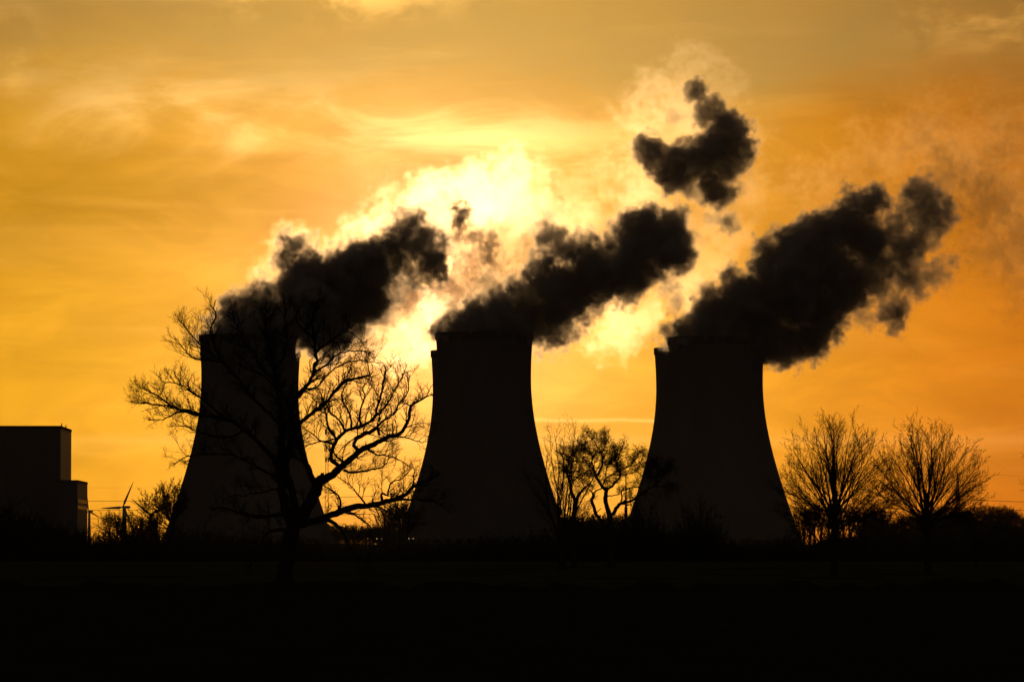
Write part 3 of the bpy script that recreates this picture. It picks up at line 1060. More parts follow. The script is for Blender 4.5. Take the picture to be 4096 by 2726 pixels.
# ---- bushes: many stems from the ground, thick with twigs
def wood_parts(stems, H, S, seed, spread_r, name='bush'):
    rng = random.Random(seed)
    W = Wood()
    T = Wood()
    for k in range(stems):
        a = rng.uniform(0, 2 * math.pi)
        rr = spread_r * math.sqrt(rng.random())
        p = Vector((math.cos(a) * rr * .5, math.sin(a) * rr * .5, -0.05))
        f = rr / spread_r
        el = R(8 + 52 * f)
        d = Vector((math.cos(a) * math.sin(el), math.sin(a) * math.sin(el), math.cos(el)))
        grow(T, p, d, H * (1.0 - .25 * f) * rng.uniform(.8, 1.0), .02 * H ** .5 + .015, 0, S, rng)
    return T


S_BUSH = dict(seg=(6, 4, 3), taper=(.35, .4, .5), wander=(.13, .2, .22), curl=(.02, .05, .08), up=(.03, .05, .06), kids=(9, 6), angle=((20, 55), (25, 65)),
              ratio=(.4, .45), rr=(.55, .65), rmin=0.012, cone=.5, thin=.06, **{'from': (.1, .12)})


def place(name, label, cat, me_parts, px, base_py, dist, s, rz, group=None, sxy=None):
    p = at(px, base_py, dist)
    t = thing(name, label, cat, (p.x, p.y, 0), group, rz)
    t.scale = (sxy or s, sxy or s, s)
    for pn, me, mat in me_parts:
        obj(pn, me, mat, t)
    return t


BW = wood_parts(60, 10.0, dict(S_BUSH, seg=(5, 3, 2), kids=(9, 6), rmin=.05, up=(.01, .03, .05)), 41, 4.2)
bk = 10.0 / sorted(v.z for v in BW.V)[int(.985 * len(BW.V))]
bw = 4.6 / sorted(math.hypot(v.x, v.y) for v in BW.V)[int(.90 * len(BW.V))]
BW.V = [Vector((v.x * bw, v.y * bw, v.z * bk)) for v in BW.V]
BB = BW.mesh('crown')
BB.materials.append(SCRUB)
CORE = Wood()
CORE.tube([Vector((0, 0, -.1)), Vector((.1, .05, 1.2)), Vector((0, .1, 2.5))], [.28, .22, .15], 8)
BBT = CORE.mesh('trunk')
BBT.materials.append(BARK)
bp = [('trunk', BBT, BARK), ('crown', BB, SCRUB)]
place('round_bush', 'tall round dark bush under the reaching limb of the twisted oak', 'bush', bp, 2560, 2243, 860, 1.05, .3, 'tall dark bushes below the last cooling tower', .9)
place('round_bush', 'tall spreading dark bush in front of the last cooling tower', 'bush', bp, 2790, 2243, 850, .96, 2.1, 'tall dark bushes below the last cooling tower', 1.15)
place('round_bush', 'low dark bush half hidden between the trunks of the twisted oaks', 'bush', bp, 2380, 2243, 870, .55, 1.2, None, .7)

def mesh_arrays(me):
    v = np.empty(len(me.vertices) * 3, np.float32)
    me.vertices.foreach_get('co', v)
    li = np.empty(len(me.loops), np.int32)
    me.loops.foreach_get('vertex_index', li)
    ls = np.empty(len(me.polygons), np.int32)
    me.polygons.foreach_get('loop_start', ls)
    return v.reshape(-1, 3), li, ls


def mass(name, label, cat, items, mat):
    """Many shrubs or trees nobody could count, joined: ITEMS are (mesh arrays, x, y, z, turn, width, height)."""
    VV, LI, LS, nv, nl = [], [], [], 0, 0
    for (v, li, ls), x, y, z, rz, w, h in items:
        c, s_ = math.cos(rz), math.sin(rz)
        VV.append(np.stack([x + w * (v[:, 0] * c - v[:, 1] * s_), y + w * (v[:, 0] * s_ + v[:, 1] * c), z + h * v[:, 2]], 1))
        LI.append(li + nv)
        LS.append(ls + nl)
        nv += len(v)
        nl += len(li)
    me = bpy.data.meshes.new(name)
    me.vertices.add(nv)
    me.vertices.foreach_set('co', np.concatenate(VV).astype(np.float32).ravel())
    me.loops.add(nl)
    me.loops.foreach_set('vertex_index', np.concatenate(LI).astype(np.int32))
    ls = np.concatenate(LS).astype(np.int32)
    me.polygons.add(len(ls))
    me.polygons.foreach_set('loop_start', ls)
    me.update(calc_edges=True)
    o = obj(name, me, mat)
    o['kind'] = 'stuff'
    o['label'] = label
    o['category'] = cat
    return o


S_LIGHT = dict(S_BUSH, seg=(4, 2, 1), kids=(6, 4.5))
SH = [mesh_arrays(wood_parts(16, 3.0, dict(S_LIGHT, rmin=.03), 50 + k, 1.7).mesh('stems')) for k in range(4)]
rng = random.Random(5)
items = []
x = -60
while x < 4160:
    hpx = rng.uniform(46, 82) if not (1250 < x < 1650) else rng.uniform(36, 54)
    s = hpx * mpp(880) / 3.0
    p = at(x, 2190, 880 + rng.uniform(-6, 6))
    items.append((SH[rng.randrange(4)], p.x, p.y, 0, rng.uniform(0, 6.28), s * rng.uniform(1.1, 1.6), s))
    x += rng.uniform(30, 48)
mass('hedge', 'long low bare hedge across the whole view at the far side of the meadow', 'hedge', items, SCRUB)

# scrub in front of the power station and the first tower
SCA = [mesh_arrays(wood_parts(18, 8.0, dict(S_LIGHT, rmin=.05), 60 + k, 3.8).mesh('stems')) for k in range(4)]
xs = [-60, 0, 70, 140, 240, 345, 400, 430, 480, 560, 650, 760, 900, 1100, 1300, 1700, 2200, 2300, 2600, 2900, 3000, 3100, 3200, 3400, 3600, 4200]
ys = [1990, 2003, 2030, 2068, 2094, 2100, 2116, 2112, 2092, 2090, 2090, 2100, 2110, 2130, 2165, 2168, 2120, 2090, 2080, 2150, 2172, 2160, 2120, 2110, 2110, 2130]
items = []
x = -40
while x < 4140:
    topy = float(np.interp(x, xs, ys)) + (rng.uniform(-4, 10) if x < 1000 else rng.uniform(-26, 26))
    D = 1250 + rng.uniform(-40, 40)
    s = hz(topy, D) / 7.4
    p = at(x, 2190, D)
    items.append((SCA[rng.randrange(4)], p.x, p.y, 0, rng.uniform(0, 6.28), max(s, .6) * rng.uniform(1.0, 1.3), s))
    x += rng.uniform(15, 26) if x < 1000 else rng.uniform(20, 34)
mass('scrub', 'dark tangled bare scrub growing along the foot of the power station', 'scrub', items, SCRUB)

# ---- far trees: four grown once, then copied
S_FAR = dict(seg=(6, 4, 3), taper=(.3, .4, .5), wander=(.1, .15, .2), curl=(.02, .04, .06), up=(.04, .05, .06), kids=(7, 5), angle=((18, 45), (22, 55)),
             ratio=(.42, .45), rr=(.5, .6), rmin=0.045, cone=.55, thin=.12, **{'from': (.2, .15)})


def far_tree(seed, H, narrow, n):
    rng = random.Random(seed)
    T, W = Wood(), Wood()
    W.tube([Vector((0, 0, -.2)), Vector((.1, 0, H * .3)), Vector((0, .1, H * .62))], [.3, .22, .1], 6)
    for k in range(n):
        a = rng.uniform(0, 6.283)
        f = (k + .5) / n
        el = R((10 if narrow else 18) + (16 if narrow else 42) * (1 - f))
        d = Vector((math.cos(a) * math.sin(el), math.sin(a) * math.sin(el), math.cos(el)))
        h0 = H * (.12 + .45 * f)
        grow(T, Vector((0, 0, h0)), d, (H - h0) * rng.uniform(.75, .98), .11, 0, S_FAR, rng)
    a, b = W.mesh('trunk'), T.mesh('crown')
    a.materials.append(BARK)
    b.materials.append(SCRUB)
    return [('trunk', a, BARK), ('crown', b, SCRUB)]


def far_light(seed):
    global S_FAR
    keep, S_FAR = S_FAR, dict(S_FAR, seg=(4, 2, 1), kids=(5, 4.5), rmin=.05)
    p = far_tree(seed, 10, False, 10)
    S_FAR = keep
    return mesh_arrays(p[1][1])


FT = [far_tree(70, 10, False, 9), far_tree(71, 10, False, 11), far_tree(72, 10, True, 9), far_tree(73, 10, True, 11)]


def far_row(name, lab, grp, x0, x1, step, dist, top, kinds, ground=None, wid=1.0, djit=25, tj=8):
    x = x0
    while x < x1:
        D = dist + rng.uniform(-djit, djit)
        ty = top(x) + rng.uniform(-tj, tj)
        g = ground(x) if ground else 0.0
        s = max(.25, (hz(ty, D) - g) / 9.7)
        t = place(name, lab(), 'tree', FT[rng.choice(kinds)], x, 2190, D, s, rng.uniform(0, 6.28), grp, s * wid * rng.uniform(.9, 1.15))
        t.location.z = g - .2
        x += step * rng.uniform(.6, 1.4)


FA = [far_light(90 + k) for k in range(4)]


def mass_row(items, x0, x1, step, dist, top, ground=None, wid=1.0, djit=25, tj=8, kinds=(0, 1)):
    x = x0
    while x < x1:
        D = dist + rng.uniform(-djit, djit)
        ty = top(x) + rng.uniform(-tj, tj)
        g = ground(x) if ground else 0.0
        s = max(.3, (hz(ty, D) - g) / 9.7)
        p = at(x, 2190, D)
        items.append((FA[rng.choice(kinds)], p.x, p.y, g - .2, rng.uniform(0, 6.28), s * wid * rng.uniform(.9, 1.2), s))
        x += step * rng.uniform(.6, 1.4)


it = []
mass_row(it, 1200, 1700, 12, 2950, lambda x: 2094, tj=6, wid=1.2)
mass_row(it, 1200, 1700, 12, 3100, lambda x: 2104, tj=6, wid=1.4)
mass('treeline', 'hazy far treeline in the gap beyond the big oak', 'treeline', it, SCRUB)
it = []
mass_row(it, 2220, 2660, 13, 2900, lambda x: 2048 + .05 * abs(x - 2400), tj=9, wid=1.1)
mass_row(it, 2220, 2660, 13, 2960, lambda x: 2066, tj=8, wid=1.3)
mass('treeline', 'far treeline in the gap behind the twisted oaks', 'treeline', it, SCRUB)
hillx = [hx(p, 2300) for p in (3150, 3330, 3480, 3560, 3640, 3720, 3960, 4030, 4096, 4300, 4700)]
hillh = HILLH
htop = lambda x: float(np.interp(x, [3380, 3560, 3640, 3720, 3830, 3960, 4030, 4060, 4096, 4200], [2070, 2078, 2050, 2027, 2028, 2030, 2024, 2042, 2064, 2090]))
hg = lambda x: float(np.interp(hx(x, 2300), hillx, hillh))
it = []
mass_row(it, 3480, 4190, 6, 2300, htop, ground=lambda x: hg(x) - 1.0, wid=1.0, djit=20, tj=13)
mass_row(it, 3430, 4190, 9, 2262, lambda x: htop(x) + 22, ground=lambda x: hg(x) * .75 - 1, wid=1.3, djit=10, tj=8)
mass_row(it, 3400, 4190, 11, 2228, lambda x: htop(x) + 50, ground=lambda x: 0, wid=.9, djit=8, tj=10)
mass('woodland', 'bare woodland covering the low hill behind the fan-shaped trees', 'woodland', it, SCRUB)


def counted(label, n0=0):
    k = [n0]
    def f():
        k[0] += 1
        return f'{ORD[k[0] - 1]} {label}'
    return f


far_row('poplar_tree', counted('slender hazy bare poplar from the oak trunk before the middle tower foot'), 'slender poplars beyond the big oak', 1538, 1640, 19, 2350, lambda x: 2018 if x > 1550 else 2045, (2, 3), tj=12, wid=1.2)
far_row('slender_tree', counted('slender hazy bare tree from the last cooling tower behind its fan-shaped neighbour'), 'slender trees behind the nearer fan-shaped tree', 3200, 3420, 26, 2150, lambda x: 2026 + (30 if x < 3220 else 0), (2, 3), tj=16, wid=1.2)
far_row('crest_tree', counted('bare tree from the nearer fan-shaped tree on the skyline between the two'), 'skyline trees between the fan-shaped trees', 3440, 3580, 15, 2250,
        lambda x: 2042 if x < 3540 else 2075, (0, 2, 3), tj=9, wid=1.2)
far_row('small_tree', counted('small reddish bare tree from the power station blocks along the turbine skyline'), 'small trees behind the wind turbines', 440, 640, 25, 2700, lambda x: 2062, (0, 1, 2), tj=14, wid=1.2)

# a crow crossing the glow
p = at(1686, 1237, 1500)
V = [(-.5, 0, 0), (.45, .06, .02), (.45, -.06, .02), (0, .12, .08), (0, -.12, .08), (0, 0, -.1), (-.8, .12, 0), (-.8, -.12, 0),
     (.15, .55, .25), (-.2, .5, .25), (.0, 1.0, .12), (-.15, .98, .12), (.15, -.55, .25), (-.2, -.5, .25), (0, -1.0, .12), (-.15, -.98, .12), (.15, 0, .08), (-.2, 0, .08)]
F = [(0, 3, 1), (0, 4, 2), (3, 4, 2, 1), (0, 5, 3), (0, 4, 5), (5, 1, 3), (5, 4, 2), (5, 2, 1), (0, 6, 7), (16, 8, 9, 17), (8, 10, 11, 9), (16, 17, 13, 12), (12, 13, 15, 14), (0, 3, 4)]
FEATHER = surf('dark_feathers', (.02, .02, .02), .8)
o = obj('bird', mesh_from('bird', V, F), FEATHER, None, p)
o.rotation_euler = (0, .1, 2.2)
o['label'] = 'tiny dark bird flying below the sun between two plumes'
o['category'] = 'bird'

# ---- haze
hz_me = box_me('haze', -6050, 6050, -1050, 12050, -1.0, 330)
HM = bpy.data.materials.new('haze')
HM.use_nodes = True
HM.node_tree.nodes.clear()
vs = HM.node_tree.nodes.new('ShaderNodeVolumePrincipled')
vs.inputs['Color'].default_value = (.95, .9, .85, 1)
vs.inputs['Density'].default_value = 1.1e-5
vs.inputs['Anisotropy'].default_value = 0.6
ou = HM.node_tree.nodes.new('ShaderNodeOutputMaterial')
HM.node_tree.links.new(vs.outputs[0], ou.inputs['Volume'])
o = obj('haze', hz_me, HM)
o['kind'] = 'stuff'
# ------------------------------------------------------------------ steam: density grids
def spectral(shape, seed, kmin, slope, vox):
    """A random field of unit variance whose large swirls carry more than its small ones; KMIN in 1/m sets the largest."""
    rng = np.random.default_rng(seed)
    f = np.fft.rfftn(rng.standard_normal(shape).astype(np.float32))
    ks = [np.fft.fftfreq(n, vox) for n in shape[:2]] + [np.fft.rfftfreq(shape[2], vox)]
    k2 = ks[0][:, None, None] ** 2 + ks[1][None, :, None] ** 2 + ks[2][None, None, :] ** 2
    f *= ((k2 + kmin * kmin) ** (-slope / 2)).astype(np.float32)
    o = np.fft.irfftn(f, shape).astype(np.float32)
    o -= o.mean()
    return o / o.std()


def steam_material(name, dens, aniso, color, fine=0.38, fscale=0.33, rim=0.0):
    m = bpy.data.materials.new(name)
    m.use_nodes = True
    nt = m.node_tree
    nt.nodes.clear()
    N = NT(nt)
    at_ = N.node('ShaderNodeAttribute', attribute_name='density')
    geo = N.node('ShaderNodeNewGeometry')
    nz = N.noise(geo.outputs['Position'], fscale, 3, 0.62, 0.0)
    d = N.smooth(N.add(at_.outputs['Fac'], N.mul(N.sub(nz, 0.5), N.m('MULTIPLY', N.m('MINIMUM', at_.outputs['Fac'], 0.5), 2 * fine))), 0.08, 0.95)
    vs = N.node('ShaderNodeVolumePrincipled')
    vs.inputs['Color'].default_value = (*color, 1)
    vs.inputs['Density Attribute'].default_value = ''
    vs.inputs['Anisotropy'].default_value = aniso
    out = N.node('ShaderNodeOutputMaterial')
    if rim:     # droplets throw part of the light almost straight on, which rims the cloud where the sun stands behind it
        N.put(vs.inputs['Density'], N.mul(d, dens * (1 - rim)))
        fw = N.node('ShaderNodeVolumeScatter')
        fw.inputs['Color'].default_value = (1, 1, 1, 1)
        fw.inputs['Anisotropy'].default_value = 0.955
        N.put(fw.inputs['Density'], N.mul(d, dens * rim))
        ad = N.node('ShaderNodeAddShader')
        nt.links.new(vs.outputs[0], ad.inputs[0])
        nt.links.new(fw.outputs[0], ad.inputs[1])
        nt.links.new(ad.outputs[0], out.inputs['Volume'])
    else:
        N.put(vs.inputs['Density'], N.mul(d, dens))
        nt.links.new(vs.outputs[0], out.inputs['Volume'])
    m.cycles.volume_step_rate = 1.0
    return m


def grid_tree():
    """Geometry nodes: reads the cloud's own stored samples into a voxel grid."""
    g = bpy.data.node_groups.new("steam_grid", 'GeometryNodeTree')
    itf = g.interface
    itf.new_socket("Geometry", in_out='INPUT', socket_type='NodeSocketGeometry')
    for nm in ("Min", "Max"):
        itf.new_socket(nm, in_out='INPUT', socket_type='NodeSocketVector')
    for nm in ("NX", "NY", "NZ"):
        itf.new_socket(nm, in_out='INPUT', socket_type='NodeSocketInt')
    itf.new_socket("Voxel", in_out='INPUT', socket_type='NodeSocketFloat')
    itf.new_socket("Material", in_out='INPUT', socket_type='NodeSocketMaterial')
    itf.new_socket("Samples", in_out='INPUT', socket_type='NodeSocketObject')
    itf.new_socket("Geometry", in_out='OUTPUT', socket_type='NodeSocketGeometry')
    N = NT(g)
    gi = N.node('NodeGroupInput')
    go = N.node('NodeGroupOutput')
    pos = N.node('GeometryNodeInputPosition')
    sub = N.node('ShaderNodeVectorMath', operation='SUBTRACT')
    g.links.new(pos.outputs[0], sub.inputs[0])
    g.links.new(gi.outputs['Min'], sub.inputs[1])
    sep = N.node('ShaderNodeSeparateXYZ')
    g.links.new(sub.outputs[0], sep.inputs[0])
    ix = [N.m('FLOOR', N.add(N.m('DIVIDE', sep.outputs[i], gi.outputs['Voxel']), 0.5)) for i in range(3)]
    # float math is exact only to 2^24, so the index is put together with integers
    def imath(op, a, b):
        n = N.node('FunctionNodeIntegerMath', operation=op)
        g.links.new(a, n.inputs[0])
        g.links.new(b, n.inputs[1])
        return n.outputs[0]
    def toint(a):
        n = N.node('FunctionNodeFloatToInt', rounding_mode='ROUND')
        g.links.new(a, n.inputs[0])
        return n.outputs[0]
    ii = [toint(v) for v in ix]
    idx = imath('ADD', imath('MULTIPLY', imath('ADD', imath('MULTIPLY', ii[0], gi.outputs['NY']), ii[1]), gi.outputs['NZ']), ii[2])
    na = N.node('GeometryNodeInputNamedAttribute', data_type='FLOAT')
    na.inputs['Name'].default_value = 'steam'
    si = N.node('GeometryNodeSampleIndex', data_type='FLOAT', domain='POINT', clamp=True)
    oi = N.node('GeometryNodeObjectInfo', transform_space='ORIGINAL')
    g.links.new(gi.outputs['Samples'], oi.inputs['Object'])
    g.links.new(oi.outputs['Geometry'], si.inputs['Geometry'])
    g.links.new(na.outputs['Attribute'], si.inputs['Value'])
    g.links.new(idx, si.inputs['Index'])
    vc = N.node('GeometryNodeVolumeCube')
    g.links.new(si.outputs[0], vc.inputs['Density'])
    for a, b in (('Min', 'Min'), ('Max', 'Max'), ('NX', 'Resolution X'), ('NY', 'Resolution Y'), ('NZ', 'Resolution Z')):
        g.links.new(gi.outputs[a], vc.inputs[b])
    sm = N.node('GeometryNodeSetMaterial')
    g.links.new(vc.outputs[0], sm.inputs['Geometry'])
    g.links.new(gi.outputs['Material'], sm.inputs['Material'])
    g.links.new(sm.outputs[0], go.inputs[0])
    return g, {i.name: i.identifier for i in itf.items_tree if i.in_out == 'INPUT'}


STEAM_TREE, STEAM_ID = grid_tree()


def steam(name, label, puffs, dist, mat, vox=0.9, edge=9.5, amp=2.2, warp=1.6, seed=1, depth=0.5, children=5, cat='steam', group=None, big=22.0, slope=1.9, grow_out=4.4):
    """A cloud of steam from puffs (px, py, radius in px, weight, [depth in m]) that drift DIST metres off."""
    rng = random.Random(seed)
    s = mpp(dist)
    P = []
    for p in puffs:
        px, py, r, w = p[:4]
        dy = p[4] if len(p) > 4 else rng.uniform(-1, 1) * depth * r * s
        c = at(px, py, dist + dy)
        rm = r * s
        P.append((c.x, c.y, c.z, rm, w))
        for k in range(children):       # smaller billows on each puff's surface
            v = Vector((rng.gauss(0, 1), rng.gauss(0, 1), rng.gauss(0, 1))).normalized()
            rr = rm * rng.uniform(0.28, 0.5)
            q = c + v * (rm - rr * 0.55)
            P.append((q.x, q.y, q.z, rr, w))
    P = np.array(P)
    pad = amp * 1.5 + edge * 0.4 + 2
    lo = (P[:, :3] - P[:, 3:4]).min(0) - pad
    hi = (P[:, :3] + P[:, 3:4]).max(0) + pad
    n = [int(math.ceil((hi[i] - lo[i]) / vox)) + 1 for i in range(3)]
    n = [v + (v % 2) for v in n]
    ax = [lo[i] + np.arange(n[i], dtype=np.float32) * vox for i in range(3)]
    wx = [spectral(n, seed * 10 + i, 1 / big, slope + 0.5, vox) * warp for i in range(3)]
    S = np.full(n, -60.0, np.float32)
    Wn = np.zeros(n, np.float32)
    Wd = np.zeros(n, np.float32)
    for x, y, z, r, w in P:
        sl = []
        m = r + 3 * warp + pad
        for i, cc in enumerate((x, y, z)):
            a = max(0, int((cc - m - lo[i]) / vox))
            b = min(n[i], int((cc + m - lo[i]) / vox) + 2)
            sl.append(slice(a, b))
        sl = tuple(sl)
        d = np.sqrt((ax[0][sl[0]][:, None, None] + wx[0][sl] - x) ** 2 + (ax[1][sl[1]][None, :, None] + wx[1][sl] - y) ** 2
                    + (ax[2][sl[2]][None, None, :] + wx[2][sl] - z) ** 2)
        d = r - d
        up = d > S[sl]
        S[sl] = np.where(up, d, S[sl])
        # the weight follows the puff one is deepest in, blended so no seam shows
        e = np.exp(np.clip(d / 2.5, -9, 9)).astype(np.float32)
        Wn[sl] += e * w
        Wd[sl] += e
    wn = Wn / np.maximum(Wd, 1e-9)
    nz = spectral(n, seed * 10 + 7, 1 / (big * 0.7), slope, vox)
    nb = np.abs(spectral(n, seed * 10 + 8, 1 / (big * 0.4), slope, vox))
    S = S + grow_out + amp * (0.8 * nz - 1.0 * (nb - 0.8))
    D = np.clip(S / edge, 0, 1)
    D = D * D * (3 - 2 * D) * np.clip(wn, 0, 1)
    D[D < 0.004] = 0
    D[0], D[-1], D[:, 0], D[:, -1], D[:, :, 0], D[:, :, -1] = 0, 0, 0, 0, 0, 0
    N = n[0] * n[1] * n[2]
    me = bpy.data.meshes.new(name)
    me.vertices.add(N)
    a = me.attributes.new('steam', 'FLOAT', 'POINT')
    a.data.foreach_set('value', np.ascontiguousarray(D, dtype=np.float32).ravel())
    src = bpy.data.objects.new('steam_samples', me)     # data only: never linked into the scene
    vol = bpy.data.volumes.new(name)
    vol.materials.append(mat)
    o = bpy.data.objects.new(name, vol)
    C.objects.link(o)
    md = o.modifiers.new("grid", 'NODES')
    md.node_group = STEAM_TREE
    ctr = Vector([float((lo[i] + lo[i] + (n[i] - 1) * vox) / 2) for i in range(3)])
    o.location = ctr
    half = Vector([(n[i] - 1) * vox / 2 for i in range(3)])
    md[STEAM_ID['Min']] = tuple(-half)
    md[STEAM_ID['Max']] = tuple(half)
    for k, v in zip(('NX', 'NY', 'NZ'), n):
        md[STEAM_ID[k]] = v
    md[STEAM_ID['Voxel']] = float(vox)
    md[STEAM_ID['Material']] = mat
    md[STEAM_ID['Samples']] = src
    o['label'] = label
    o['category'] = cat
    if group:
        o['group'] = group
    print("steam", name, n, round(N / 1e6, 2), "M", float(D.mean()))
    return o


def crop(lst, x0, y0, s, w=1.0, k=1.0):
    return [(x0 + p[0] / s, y0 + p[1] / s, k * p[2] / s, p[3] if len(p) > 3 else w) for p in lst]


M_DENSE = steam_material("dense_steam", 0.36, 0.35, (0.96, 0.93, 0.90), rim=0.2)
M_DARK = steam_material('dark_steam_scraps', 0.30, 0.4, (0.92, 0.87, 0.82), fine=0.6, fscale=0.3)
M_THIN = steam_material("thin_steam", 0.020, 0.95, (0.98, 0.97, 0.96), fine=0.8, fscale=0.22)

pl1 = crop([(110, 1230, 50), (200, 1190, 70), (300, 1150, 110), (420, 1050, 130), (430, 960, 70), (560, 1000, 150), (520, 1180, 150),
            (700, 1100, 200), (700, 1000, 150), (900, 800, 190), (950, 1050, 230), (1100, 850, 240), (1080, 1150, 200), (1300, 750, 240),
            (1280, 950, 220), (1450, 650, 190), (1420, 850, 130), (1600, 500, 140), (1650, 400, 110), (1720, 370, 90), (1750, 520, 140),
            (1850, 600, 130), (1900, 650, 95), (1870, 730, 90), (1800, 780, 70), (1620, 650, 90), (1800, 670, 115), (1880, 660, 105), (1740, 620, 105), (1890, 735, 75), (1720, 735, 90, .8), (1800, 765, 90), (1690, 810, 60, .5),
            (800, 540, 85), (870, 530, 60), (760, 620, 75), (740, 700, 60), (590, 810, 45, .5), (1230, 560, 60, .7), (1400, 470, 60, .6),
            (1640, 820, 70, .45), (1560, 900, 80, .35), (1420, 1080, 90, .3), (1300, 1180, 80, .4)], 750, 700, 1.885, k=1.12)
pl2 = crop([(240, 1180, 70), (350, 1130, 100), (500, 1080, 140), (650, 1000, 140), (700, 1130, 150), (850, 950, 150), (950, 1100, 160),
            (1000, 800, 140), (1100, 950, 180), (1080, 1180, 90), (1050, 720, 90), (1040, 500, 95), (1150, 560, 100), (1330, 480, 65),
            (1150, 440, 45), (1300, 640, 130), (1250, 800, 170), (1350, 900, 130), (1450, 760, 180), (1500, 580, 110), (1650, 650, 190),
            (1700, 450, 160), (1750, 330, 100), (1900, 420, 150), (1960, 300, 65), (1930, 560, 180), (1800, 720, 120), (1620, 830, 110),
            (1480, 440, 45, .8), (1520, 420, 40, .8), (2000, 950, 60, .5), (1950, 880, 60, .5), (1130, 1250, 60, .8), (1000, 1300, 55, .7),
            (560, 790, 55, .4), (1000, 310, 50, .4), (960, 400, 60, .5), (2200, 480, 60, .25)], 1650, 700, 1.885, k=1.18)
pl3 = crop([(170, 1150, 60), (250, 1080, 85), (350, 1050, 105), (450, 980, 110), (450, 1120, 140), (560, 880, 110), (650, 1000, 190),
            (650, 1180, 150), (800, 1200, 140), (850, 1250, 90), (950, 1200, 120), (760, 620, 80), (830, 570, 80), (800, 750, 120),
            (900, 850, 190), (950, 620, 140), (1050, 1050, 140), (1050, 520, 110), (1000, 470, 65), (1150, 520, 130), (1100, 750, 170),
            (1250, 500, 130), (1350, 550, 130), (1420, 560, 95), (1200, 900, 120), (1300, 320, 80), (1400, 330, 90), (1450, 350, 75),
            (1270, 860, 70), (1690, 300, 100, 0.72), (1770, 420, 115, 0.72), (1640, 400, 105, 0.58), (1600, 620, 115, 0.80), (1700, 540, 110, 0.65), (1780, 560, 80, 0.51), (1840, 480, 60, 0.36), (1560, 520, 80, 0.72),
            (1640, 800, 95, 0.58), (1550, 1030, 85, 0.80), (1490, 980, 75, 0.65), (1400, 800, 120, 0.72), (1480, 720, 80, 0.65), (1800, 780, 80, 0.51), (1560, 760, 90, 0.58),
            (1900, 700, 55, 0.58), (1350, 1060, 70, 0.43), (1700, 850, 70, 0.65), (1440, 900, 80, 0.51), (1330, 960, 90, 0.58), (1860, 820, 50, 0.29), (1680, 680, 60, 0.43)], 2600, 600, 1.5749, k=1.2)
pl4 = crop([(680, 450, 55), (640, 470, 45, .7), (770, 560, 55), (740, 620, 55, .7), (860, 680, 85), (920, 740, 95), (940, 850, 105), (900, 950, 95),
            (860, 830, 110), (760, 920, 115), (640, 950, 105), (520, 960, 110), (420, 960, 65), (470, 935, 80), (390, 900, 75), (330, 870, 75), (360, 830, 55), (540, 1060, 90),
            (780, 1130, 85), (850, 1160, 65), (500, 1020, 75), (1040, 1100, 40, .25), (900, 1390, 55, .6), (800, 1330, 35, .3),
            (510, 650, 35, .3), (640, 1130, 60, .6)], 2400, 100, 1.742, k=1.1)
pl5 = [(1980, 1080, 60, .3), (2060, 1120, 55, .25), (1840, 1180, 70, .3), (1900, 1200, 60, .22), (1580, 1180, 60, .35), (1480, 1390, 50, .3), (1560, 1350, 60, .25), (1620, 1130, 50, .35), (1760, 1060, 50, .3), (2200, 830, 50, .2), (2130, 1040, 55, .3), (1700, 1340, 60, .12), (1840, 850, 45, 0.85), (1828, 895, 28, 0.59), (1950, 985, 50, 0.77), (1905, 1020, 40, 0.42), (1870, 950, 24, 0.51), (1990, 1000, 42, 0.37), (1900, 1045, 45, 0.31),
       (1800, 1130, 70, 0.34), (1880, 1110, 60, 0.31), (1950, 1125, 60, 0.42), (1700, 1170, 60, 0.34), (1620, 1210, 70, 0.34), (1540, 1270, 70, 0.37), (1500, 1330, 60, 0.34), (1660, 1290, 60, 0.17),
       (2060, 1050, 50, 0.31), (2110, 900, 55, 0.24), (2140, 980, 60, 0.27), (1780, 1220, 40, 0.34), (2020, 880, 40, 0.17)]
def mouth(pts):
    return [(x, y, r, 1.0, dy) for x, y, r in pts for dy in (-16, 0, 14)]


pl2 += crop([(1060, 560, 120), (1180, 600, 120), (1000, 640, 90), (1400, 640, 120), (1250, 1060, 110), (1150, 1130, 120)], 1650, 700, 1.885)
pl3 += crop([(1000, 1130, 130), (1100, 1010, 130), (1230, 830, 130), (900, 1230, 110), (1380, 620, 120), (1500, 900, 80, .5), (1580, 930, 70, .5)], 2600, 600, 1.5749)
pl1 += mouth([(840, 1345, 26), (890, 1328, 38), (960, 1312, 50), (1030, 1300, 58), (1100, 1300, 58), (1150, 1318, 45)])
pl2 += mouth([(1775, 1338, 24), (1820, 1318, 36), (1890, 1302, 50), (1970, 1292, 60), (2050, 1296, 58), (2100, 1315, 40)])
pl3 += mouth([(2705, 1356, 22), (2750, 1336, 36), (2820, 1318, 50), (2900, 1308, 60), (2980, 1312, 58), (3030, 1335, 40)])
G = 'steam clouds drifting from the cooling towers'
steam('steam_plume', 'dark steam plume leaning right from the first cooling tower across the sun', pl1, 2600, M_DENSE, seed=3, group=G, cat='steam plume')
steam('steam_plume', 'dark steam plume rolling right from the middle cooling tower', pl2, 2600, M_DENSE, seed=5, group=G, cat='steam plume')
steam('steam_plume', 'largest dark steam plume leaning right from the tower beside the two bare fan-shaped trees', pl3, 2600, M_DENSE, seed=7, group=G, cat='steam plume')
steam('steam_cloud', 'ragged dark scraps of steam hanging beside the sun between the first two plumes', pl5, 2700, M_DARK, seed=17, group=G, cat='steam cloud', amp=2.4, warp=2.5, edge=4.0, grow_out=2.0)
steam('steam_cloud', 'dark hook-shaped cloud of steam floating detached high above the plumes', pl4, 2640, M_DENSE, seed=19, warp=1.2, amp=1.5, edge=5.0, group=G, cat='steam cloud')

